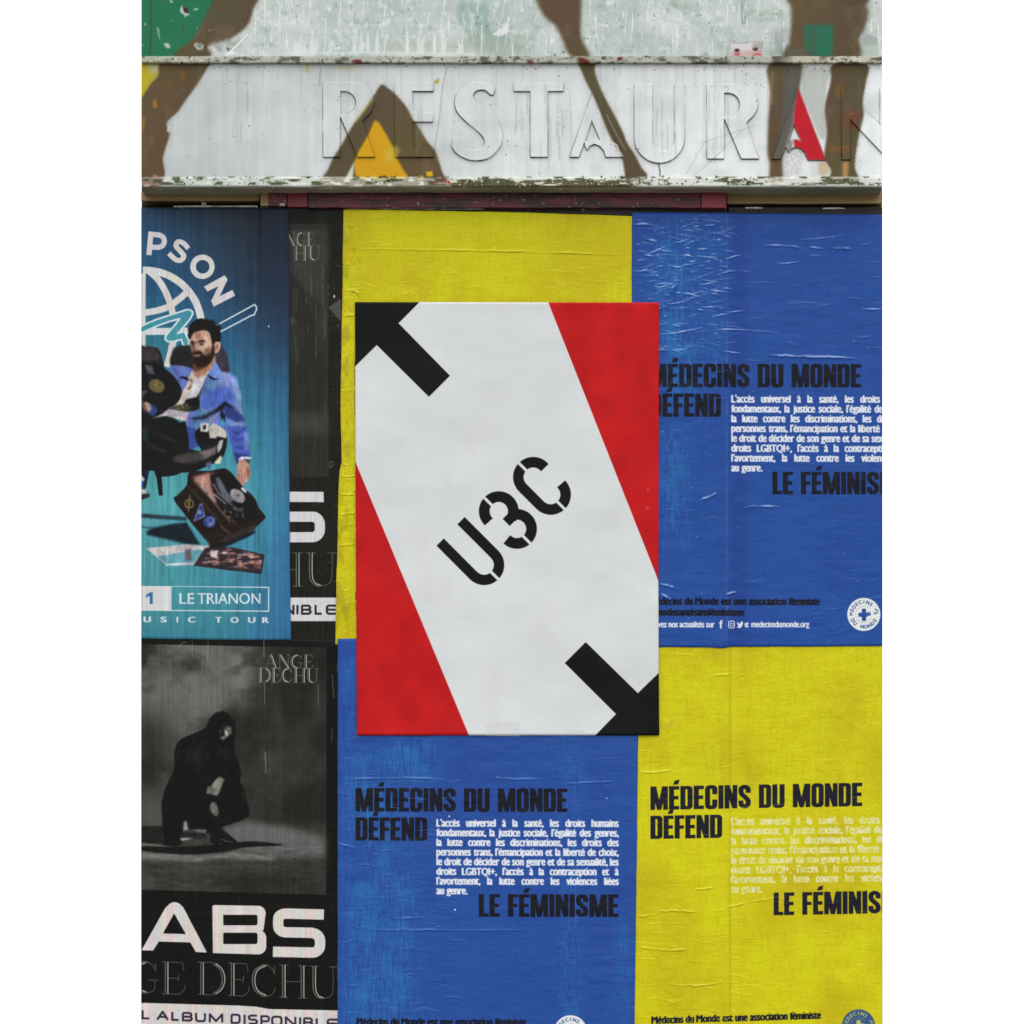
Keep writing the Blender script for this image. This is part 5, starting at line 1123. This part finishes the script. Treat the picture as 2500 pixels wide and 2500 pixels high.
def worn(name, base, second, scale=(8, 8, 8), fac=(.45, .6), rough=.7, spec=.2, chips=None, chip_scale=60, bump=.0006):
    """two weathered tones with optional flaked chips, all from noise nodes"""
    m, t, b = principled(name, rough, spec); L = t.links.new
    tc = t.nodes.new('ShaderNodeTexCoord'); mp = t.nodes.new('ShaderNodeMapping'); mp.inputs['Scale'].default_value = scale
    nz = t.nodes.new('ShaderNodeTexNoise'); nz.inputs['Scale'].default_value = 1; nz.inputs['Detail'].default_value = 8; nz.inputs['Roughness'].default_value = .65
    mr = t.nodes.new('ShaderNodeMapRange'); mr.inputs['From Min'].default_value, mr.inputs['From Max'].default_value = fac
    mx = t.nodes.new('ShaderNodeMix'); mx.data_type = 'RGBA'; mx.inputs[6].default_value = (*base, 1); mx.inputs[7].default_value = (*second, 1)
    L(tc.outputs['Object'], mp.inputs['Vector']); L(mp.outputs[0], nz.inputs['Vector']); L(nz.outputs['Fac'], mr.inputs['Value']); L(mr.outputs[0], mx.inputs['Factor'])
    out = mx.outputs[2]
    if chips:
        n2 = t.nodes.new('ShaderNodeTexNoise'); n2.inputs['Scale'].default_value = chip_scale; n2.inputs['Detail'].default_value = 4
        r2 = t.nodes.new('ShaderNodeMapRange'); r2.inputs['From Min'].default_value, r2.inputs['From Max'].default_value = .66, .70
        m2 = t.nodes.new('ShaderNodeMix'); m2.data_type = 'RGBA'; m2.inputs[7].default_value = (*chips, 1)
        L(tc.outputs['Object'], n2.inputs['Vector']); L(n2.outputs['Fac'], r2.inputs['Value']); L(r2.outputs[0], m2.inputs['Factor']); L(out, m2.inputs[6]); out = m2.outputs[2]
    bp = t.nodes.new('ShaderNodeBump'); bp.inputs['Distance'].default_value = bump
    L(nz.outputs['Fac'], bp.inputs['Height']); L(bp.outputs[0], b.inputs['Normal']); L(out, b.inputs['Base Color'])
    return m

# ------------------------------------------------------------------ building things
def link(name, me, mat=None, parent=None, **props):
    o = bpy.data.objects.new(name, me)
    if mat: me.materials.append(mat)
    COL.objects.link(o)
    if parent: o.parent = parent; o.matrix_parent_inverse = parent.matrix_world.inverted()
    for k, v in props.items(): o[k] = v
    return o
def thing(name, label, cat, loc, group=None):
    o = bpy.data.objects.new(name, None); COL.objects.link(o); o.location = loc; o.empty_display_size = .1
    o['label'] = label; o['category'] = cat
    if group: o['group'] = group
    bpy.context.view_layer.update()
    return o
def uv_of(me, pts, sh):
    uv = me.uv_layers.new(name='UVMap')
    li = np.empty(len(me.loops), int); me.loops.foreach_get('vertex_index', li)
    p = np.asarray(pts, float)[li]
    u = (p[:, 0] - sh.x0) / sh.w; v = 1 - (p[:, 1] - sh.y0) / sh.h
    uv.data.foreach_set('uv', np.stack([u, v], 1).ravel())
def slab(name, x0, y0, x1, y1, db, df, mat, parent=None, sh=None, bevel=.0012, nx=1, wob=0.0, **props):
    """a straight piece between drawing corners x0,y0 and x1,y1, from depth db out to df; nx cuts and wob make its lower and upper edge slightly wavy"""
    rg = random.Random(hash((x0, y1)) & 255)
    V, PX, Fc = [], [], []
    for i in range(nx + 1):
        x = x0 + (x1 - x0) * i / nx; a = rg.gauss(0, wob); b_ = rg.gauss(0, wob)
        for y, d in ((y0 + a, df), (y1 + b_, df), (y1 + b_, db), (y0 + a, db)):
            X, _, Z = P(x, y, df); V.append((X, -d, Z)); PX.append((x, y))
    for i in range(nx):
        a = 4 * i; b_ = a + 4
        for k in range(4): Fc.append((a + k, a + (k + 1) % 4, b_ + (k + 1) % 4, b_ + k))
    Fc += [(3, 2, 1, 0), (4 * nx, 4 * nx + 1, 4 * nx + 2, 4 * nx + 3)]
    me = bpy.data.meshes.new(name); me.from_pydata(V, [], Fc); me.update()
    if sh is not None: uv_of(me, PX, sh)
    o = link(name, me, mat, parent, **props)
    if bevel:
        m = o.modifiers.new('bevel', 'BEVEL'); m.width = bevel; m.segments = 2; m.limit_method = 'ANGLE'
    return o

_und = noise(300, 240, 26, 40, 3, 301)         # slow unevenness of the boards under the paper, 10 mm cells
def under(x, y):
    xi = np.clip((x - 300) / 10, 0, 238); yi = np.clip((y - 450) / 10, 0, 298)
    a, b = xi.astype(int), yi.astype(int); fx, fy = xi - a, yi - b
    v = (_und[b, a] * (1 - fx) + _und[b, a + 1] * fx) * (1 - fy) + (_und[b + 1, a] * (1 - fx) + _und[b + 1, a + 1] * fx) * fy
    s = lambda t: np.clip(t, 0, 1) ** 2 * (3 - 2 * np.clip(t, 0, 1))
    seam = -.0034 * (1 - s((x - 624) / 14)) - .0016 * np.exp(-((x - 633) / 4.) ** 2) - .0020 * s((x - 1772) / 12) - .0010 * np.exp(-((x - 1777) / 4.) ** 2)
    return v * .0011 + seam + .0035
def poster(name, label, sh, mat, L, R, T, B, d, cell=6, amp=.0, lift=0.0, seed=0, group=None, ragged=0.5):
    """a pasted sheet; L and R are the side edges as (y, x) points, T and B the top and bottom as (x, y) points"""
    x0, x1 = L[0][1], R[0][1]
    nu, nv = int((x1 - x0) / cell), int((B[0][1] - T[0][1]) / cell)
    u = np.linspace(0, 1, nu + 1); v = np.linspace(0, 1, nv + 1)
    yl = T[0][1] + v * (B[0][1] - T[0][1])
    xl = np.interp(yl, [p[0] for p in L], [p[1] for p in L]); xr = np.interp(yl, [p[0] for p in R], [p[1] for p in R])
    class rg:
        k = 0
        def normal(a, s, n): rg.k += 1; return noise(2, n, 9, 9, 3, seed * 10 + rg.k)[0] * s * 1.2
    xl = xl + rg.normal(0, ragged, nv + 1) * (x0 > X0 + 5); xr = xr + rg.normal(0, ragged, nv + 1) * (x1 < X1 - 5)
    xt = x0 + u * (x1 - x0)
    yt = np.interp(xt, [p[0] for p in T], [p[1] for p in T]) + rg.normal(0, ragged * .6, nu + 1); yb = np.interp(xt, [p[0] for p in B], [p[1] for p in B]) + rg.normal(0, ragged * .6, nu + 1)
    Xg = xl[:, None] * (1 - u) + xr[:, None] * u; Yg = yt[None, :] * (1 - v[:, None]) + yb[None, :] * v[:, None]
    Dg = under(Xg, Yg) + d
    if amp:
        w = noise(nv + 1, nu + 1, 26, 16, 3, seed + 5)
        Dg = Dg + amp * (w * .5 + .5)
    if lift:
        e = np.minimum(np.minimum(u, 1 - u)[None, :] * (x1 - x0), np.minimum(v, 1 - v)[:, None] * (B[0][1] - T[0][1]))
        Dg = Dg + lift * np.exp(-e / 14) * (noise(nv + 1, nu + 1, 14, 14, 2, seed + 8) * .5 + .5)
    k = (CAM_D - Dg) / CAM_D
    co = np.stack([(Xg - 1250) / 1000 * k, -Dg, CAM_H + ((2500 - Yg) / 1000 + FRAME_BOTTOM - CAM_H) * k], -1).reshape(-1, 3)
    px = np.stack([Xg, Yg], -1).reshape(-1, 2)
    W1 = nu + 1; idx = np.arange((nv + 1) * W1).reshape(nv + 1, W1)
    f = np.stack([idx[:-1, :-1], idx[1:, :-1], idx[1:, 1:], idx[:-1, 1:]], -1).reshape(-1, 4)
    ring = np.concatenate([idx[0, :], idx[1:, -1], idx[-1, -2::-1], idx[-2:0:-1, 0]])
    n0 = len(co); back = co[ring].copy(); back[:, 1] += .0009       # the sheet's own thickness, paste and all
    co = np.concatenate([co, back]); px = np.concatenate([px, px[ring]])
    r = np.arange(len(ring)); rn = (r + 1) % len(ring)
    f = np.concatenate([f, np.stack([ring[r], ring[rn], n0 + rn, n0 + r], -1)])
    me = bpy.data.meshes.new(name)
    me.from_pydata(co.tolist(), [], f.tolist()); me.update()
    me.shade_smooth()
    uv_of(me, px, sh)
    o = link(name, me, mat); o['label'] = label; o['category'] = 'poster'
    if group: o['group'] = group
    return o

# ------------------------------------------------------------------ ground, street, building
M_ASPHALT = worn('asphalt', (.045, .045, .047), (.075, .073, .07), (6, 6, 6), (.35, .7), .85)
M_PAVE = worn('paving', (.24, .23, .21), (.32, .31, .29), (3, 3, 3), (.35, .65), .85, chips=(.12, .12, .11), chip_scale=18)
M_KERB = worn('kerb_granite', (.30, .30, .31), (.20, .20, .21), (30, 30, 30), (.35, .65), .7)
M_RENDER = worn('dark_render', (.012, .012, .012), (.03, .028, .026), (14, 14, 14), (.35, .65), .9)
M_PLY = worn('painted_plywood', (.012, .011, .011), (.035, .03, .026), (3, 3, 26), (.4, .62), .7, chips=(.2, .18, .16), chip_scale=60)
M_WOOD = worn('bare_wood', (.30, .21, .10), (.20, .13, .065), (3, 3, 120), (.35, .65), .75)
M_MAROON = worn('maroon_paint', (.11, .012, .022), (.022, .008, .010), (9, 9, 60), (.40, .58), .45, .3, chips=(.24, .19, .16), chip_scale=120)
M_RED = worn('brighter_red_paint', (.17, .016, .026), (.11, .012, .02), (9, 9, 20), (.35, .65), .45, .3)
M_SOFFIT = worn('soffit_paint', (.22, .20, .14), (.13, .12, .085), (8, 8, 8), (.35, .65), .6, .25, chips=(.4, .4, .36), chip_scale=60)
M_PAPER = worn('torn_paper', (.45, .42, .38), (.30, .28, .25), (40, 40, 40), (.4, .6), .8)

def sheet_ground(name, x0, y0, x1, y1, z, mat):
    me = bpy.data.meshes.new(name); me.from_pydata([(x0, y0, z), (x1, y0, z), (x1, y1, z), (x0, y1, z)], [], [(0, 1, 2, 3)]); me.update()
    return link(name, me, mat, kind='structure')
def box3(name, x0, y0, z0, x1, y1, z1, mat, parent=None, bev=.004, **props):
    v = [(x, y, z) for z in (z0, z1) for y in (y0, y1) for x in (x0, x1)]
    f = [(0, 2, 3, 1), (4, 5, 7, 6), (0, 1, 5, 4), (2, 6, 7, 3), (0, 4, 6, 2), (1, 3, 7, 5)]
    me = bpy.data.meshes.new(name); me.from_pydata(v, [], f); me.update()
    o = link(name, me, mat, parent, **props)
    m = o.modifiers.new('bevel', 'BEVEL'); m.width = bev; m.segments = 2
    return o
sheet_ground('ground', -900, -900, 900, 900, 0.0, M_ASPHALT)
sheet_ground('road', -60, -14, 60, -2.9, 0.004, M_ASPHALT)
pv = box3('pavement', -60, -2.6, -.05, 60, -.002, .115, M_PAVE, kind='structure')
kb = thing('kerb', 'granite kerb', 'kerb', (0, -2.75, 0)); del kb['category']; kb['kind'] = 'structure'; del kb['label']
st0 = None
for i in range(12):
    x = -6 + i * 1.0
    if st0 is None: st0 = box3('kerb_stone', x, -2.9, -.05, x + .99, -2.604, .12, M_KERB, kb, .012)
    else:
        c = st0.copy(); COL.objects.link(c); c.parent = kb; c.location = st0.location + Vector((i * 1.0, 0, 0))
GROUND_PY = 2500 + (FRAME_BOTTOM - .117) * 1000
wl = slab('wall', X0 + .5, -262, X1 - .5, GROUND_PY, -.34, -.055, M_RENDER, kind='structure', bevel=.003)

# ------------------------------------------------------------------ the boarding the posters are pasted on, and the timbers over it
hb = thing('hoarding', 'boarded-up shop front of three boards, covered in pasted posters', 'hoarding', P(1250, GROUND_PY, -.02))
slab('board', X0, 506, 630, GROUND_PY, -.052, .0, M_PLY, hb, nx=6)
slab('board', 633.5, 503, 1775, GROUND_PY, -.052, .0022, M_PLY, hb, nx=6)
slab('board', 1778.5, 506, X1, GROUND_PY, -.052, .0002, M_PLY, hb, nx=6)
slab('strip', 424, 501.5, 629, 505.5, -.03, -.004, M_PAPER, hb, bevel=.0005, nx=8, wob=.5)
hd = thing('door_head', 'narrow maroon and bare wood timbers between the white sign and the posters', 'door head', P(1250, 508, .02))
slab('batten', X0, 467, 633.5, 490.5, -.05, -.006, M_WOOD, hd, nx=10, wob=.3)
slab('block', 636, 468, 656.5, 502, -.05, .008, M_WOOD, hd)
slab('block', 657, 466, 700, 503, -.05, .012, M_MAROON, hd)
slab('block', 701.5, 466, 751, 505, -.05, .010, M_RED, hd)
slab('rail', 752.5, 464, 1711, 507, -.05, .014, M_MAROON, hd, nx=30, wob=.5)
slab('block', 1712.5, 465, 1773.5, 507.5, -.05, .017, M_RED, hd)
slab('batten', 1775, 466, X1, 497, -.05, -.004, M_WOOD, hd, nx=10, wob=.3)
slab('paper_scrap', 1820, 505.5, 1862, 508.6, -.03, .001, M_PAPER, hb, bevel=0, nx=6, wob=.7)
slab('paper_scrap', 2008, 507, 2062, 509.6, -.03, .001, M_PAPER, hb, bevel=0, nx=6, wob=.7)
slab('paper_scrap', 492, 492, 503, 502, -.02, -.014, M_PAPER, hb, bevel=0, nx=3, wob=1.5)
slab('paper_scrap', 683, 495.5, 695, 502, -.02, .0135, M_PAPER, hd, bevel=0, nx=3, wob=1)

# ------------------------------------------------------------------ fascia: upper board, strip, lettered sign
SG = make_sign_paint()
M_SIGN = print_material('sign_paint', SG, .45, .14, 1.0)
D0 = .052
ub = thing('upper_fascia', 'upper fascia board of wiped white paint over green with brown spray strokes', 'fascia board', P(1250, 153, D0))
slab('board', X0 + .3, -258, X1 - .3, 138, -.02, D0 + .004, M_SIGN, ub, SG)
slab('strip', X0 + .3, 137, X1 - .3, 152.5, -.02, D0 + .011, M_SIGN, ub, SG, bevel=.0015, nx=60, wob=.35)
sg = thing('restaurant_sign', 'white metal shop sign reading RESTAURANT in raised letters, crossed by brown spray paint', 'shop sign', P(1250, 455, D0))
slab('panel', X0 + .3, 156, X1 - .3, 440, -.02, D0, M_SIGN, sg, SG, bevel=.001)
slab('lip', X0 + .3, 432.5, X1 - .3, 455, -.02, D0 + .010, M_SIGN, sg, SG, bevel=.003, nx=60, wob=.4)
slab('soffit', X0 + .6, 455.2, X1 - .6, 459.5, -.02, D0 + .003, M_SOFFIT, sg, bevel=.001, nx=40, wob=.4)
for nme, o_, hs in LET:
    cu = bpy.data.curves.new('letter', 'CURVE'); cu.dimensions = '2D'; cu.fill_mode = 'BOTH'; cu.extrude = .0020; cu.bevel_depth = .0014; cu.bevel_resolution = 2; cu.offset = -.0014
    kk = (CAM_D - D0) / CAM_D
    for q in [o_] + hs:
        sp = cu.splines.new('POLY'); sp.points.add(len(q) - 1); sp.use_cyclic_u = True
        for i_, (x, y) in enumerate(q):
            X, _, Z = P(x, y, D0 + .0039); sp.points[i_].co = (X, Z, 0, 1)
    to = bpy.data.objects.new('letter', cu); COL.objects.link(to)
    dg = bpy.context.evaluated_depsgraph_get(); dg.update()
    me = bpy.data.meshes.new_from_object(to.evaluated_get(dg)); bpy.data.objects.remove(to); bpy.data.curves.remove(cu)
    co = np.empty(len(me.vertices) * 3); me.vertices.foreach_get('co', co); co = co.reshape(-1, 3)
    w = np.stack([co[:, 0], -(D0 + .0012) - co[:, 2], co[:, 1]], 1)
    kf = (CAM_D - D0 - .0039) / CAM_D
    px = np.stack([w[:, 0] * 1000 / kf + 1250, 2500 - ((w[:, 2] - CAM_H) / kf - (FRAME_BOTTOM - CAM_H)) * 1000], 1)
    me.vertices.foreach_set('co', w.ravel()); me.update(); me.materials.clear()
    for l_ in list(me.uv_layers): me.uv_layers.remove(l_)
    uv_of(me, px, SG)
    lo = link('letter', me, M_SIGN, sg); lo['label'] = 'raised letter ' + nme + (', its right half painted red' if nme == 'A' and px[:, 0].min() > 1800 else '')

M_SCREW = worn('rusty_screw', (.10, .035, .02), (.05, .03, .025), (200, 200, 200), (.4, .6), .6)
def screw(px_, py_, d, par):
    X, _, Z = P(px_, py_, d); n = 10; r = .0032
    v = [(X + r * math.cos(a) * k, -d - h_, Z + r * math.sin(a) * k) for k, h_ in ((1, -.001), (.95, .0012), (.55, .0020)) for a in [2 * math.pi * i / n for i in range(n)]]
    f = [(j * n + i, (j + 1) * n + i, (j + 1) * n + (i + 1) % n, j * n + (i + 1) % n) for j in (0, 1) for i in range(n)] + [tuple(range(2 * n, 3 * n))]
    me = bpy.data.meshes.new('screw'); me.from_pydata(v, [], [tuple(reversed(q)) for q in f]); me.update()
    link('screw', me, M_SCREW, par)
screw(1800, 122, D0 + .004, ub); screw(1846, 119, D0 + .004, ub)
# ------------------------------------------------------------------ the posters
def pm(name, sh, rough, spec, bump=1.0): return print_material(name, sh, rough, spec, bump)
s_ = make_album_up()
poster('poster', 'black poster edge strip seen between the blue concert poster and the yellow sheet', s_, pm('album_print_upper', s_, .5, .10),
       [(500, 697), (1600, 700)], [(500, 846), (1600, 843)], [(697, 505), (846, 507)], [(697, 1592), (846, 1594)], .0006, seed=1)
s_ = make_album_low()
poster('poster', 'black album poster with a crouching hooded figure above large white letters ABS', s_, pm('album_print', s_, .5, .10),
       [(1500, X0 + .4), (2630, X0 + .4)], [(1500, 836), (2630, 832)], [(X0, 1556), (836, 1562)], [(X0, 2615), (836, 2622)], .0016, seed=2)
s_ = make_concert()
poster('poster', 'blue concert poster of a seated bearded man reaching down to a suitcase record player', s_, pm('concert_print', s_, .45, .12),
       [(500, X0 + .4), (1570, X0 + .4)], [(500, 705), (1100, 705), (1563, 710.5)], [(X0, 509), (705, 508)], [(X0, 1559), (560, 1562), (705, 1562)], .0028, seed=3)
GR = 'charity posters with the same text on blue or yellow paper'
s_ = make_yellow_top()
poster('poster', 'upper yellow sheet, its lettering hidden behind the white and red arrow poster', s_, pm('yellow_print_upper', s_, .42, .13),
       [(512, 838), (700, 836), (1000, 831), (1130, 834), (1150, 829), (1200, 826), (1400, 822), (1574, 819)], [(512, 1547), (1574, 1547)], [(838, 511), (1290, 519), (1547, 528)], [(819, 1574), (1547, 1576)], .0030, seed=4, group=GR)
s_ = make_blue_right()
poster('poster', 'creased glossy blue sheet below the sign, whole white round logo at its foot', s_, pm('blue_print_upper', s_, .36, .13),
       [(519, 1543), (1577, 1543)], [(519, X1 - .4), (1577, X1 - .4)], [(1543, 519), (1775, 520), (2154, 524)], [(1543, 1579.5), (1720, 1580), (1750, 1582), (1762, 1583), (1785, 1579), (2154, 1577)], .0044, amp=.0003, seed=5, group=GR)
s_ = make_yellow_low()
poster('poster', 'lower yellow sheet with black heading and blurred white paragraph', s_, pm('yellow_print', s_, .42, .13),
       [(1570, 1545), (2630, 1545)], [(1570, X1 - .4), (2630, X1 - .4)], [(1545, 1570), (2154, 1570)], [(1545, 2625), (2154, 2625)], .0028, seed=6, group=GR)
s_ = make_blue_mid()
poster('poster', 'scuffed blue sheet directly below the arrow poster with whole white paragraph readable', s_, pm('blue_print', s_, .38, .16),
       [(1559, 824.5), (2630, 824)], [(1559, 1559), (1800, 1558), (2200, 1553), (2500, 1549), (2630, 1548)], [(824, 1559), (1559, 1562)], [(824, 2620), (1559, 2620)], .0042, amp=.0003, seed=7, group=GR)
s_ = make_arrow_poster()
ap = poster('poster', 'white poster with two black arrows, red corners and the stencilled characters U3C', s_, pm('arrow_print', s_, .5, .10),
       [(737, 866.5), (1200, 868), (1795, 871.5)], [(737, 1609), (1400, 1607.5), (1600, 1608), (1795, 1609.5)], [(866, 737.5), (1609, 738.5)], [(866, 1795), (1609, 1795)], .0054, amp=.0018, lift=.0022, seed=8, ragged=.12)
M_TAPE, t_, b_ = principled('clear_tape', .35, .3); b_.inputs['Base Color'].default_value = (.62, .62, .60, 1); b_.inputs['Alpha'].default_value = .12
tp = slab('tape', 1188, 1763, 1269, 1797, .0098, .0116, M_TAPE, None, bevel=0)
tp.parent = ap
# thin pale paper edge along the top of the yellow sheet
slab('paper_edge', 846, 507.6, 1180, 511.2, .0, .0052, M_PAPER, hb, bevel=0, nx=24, wob=.5)
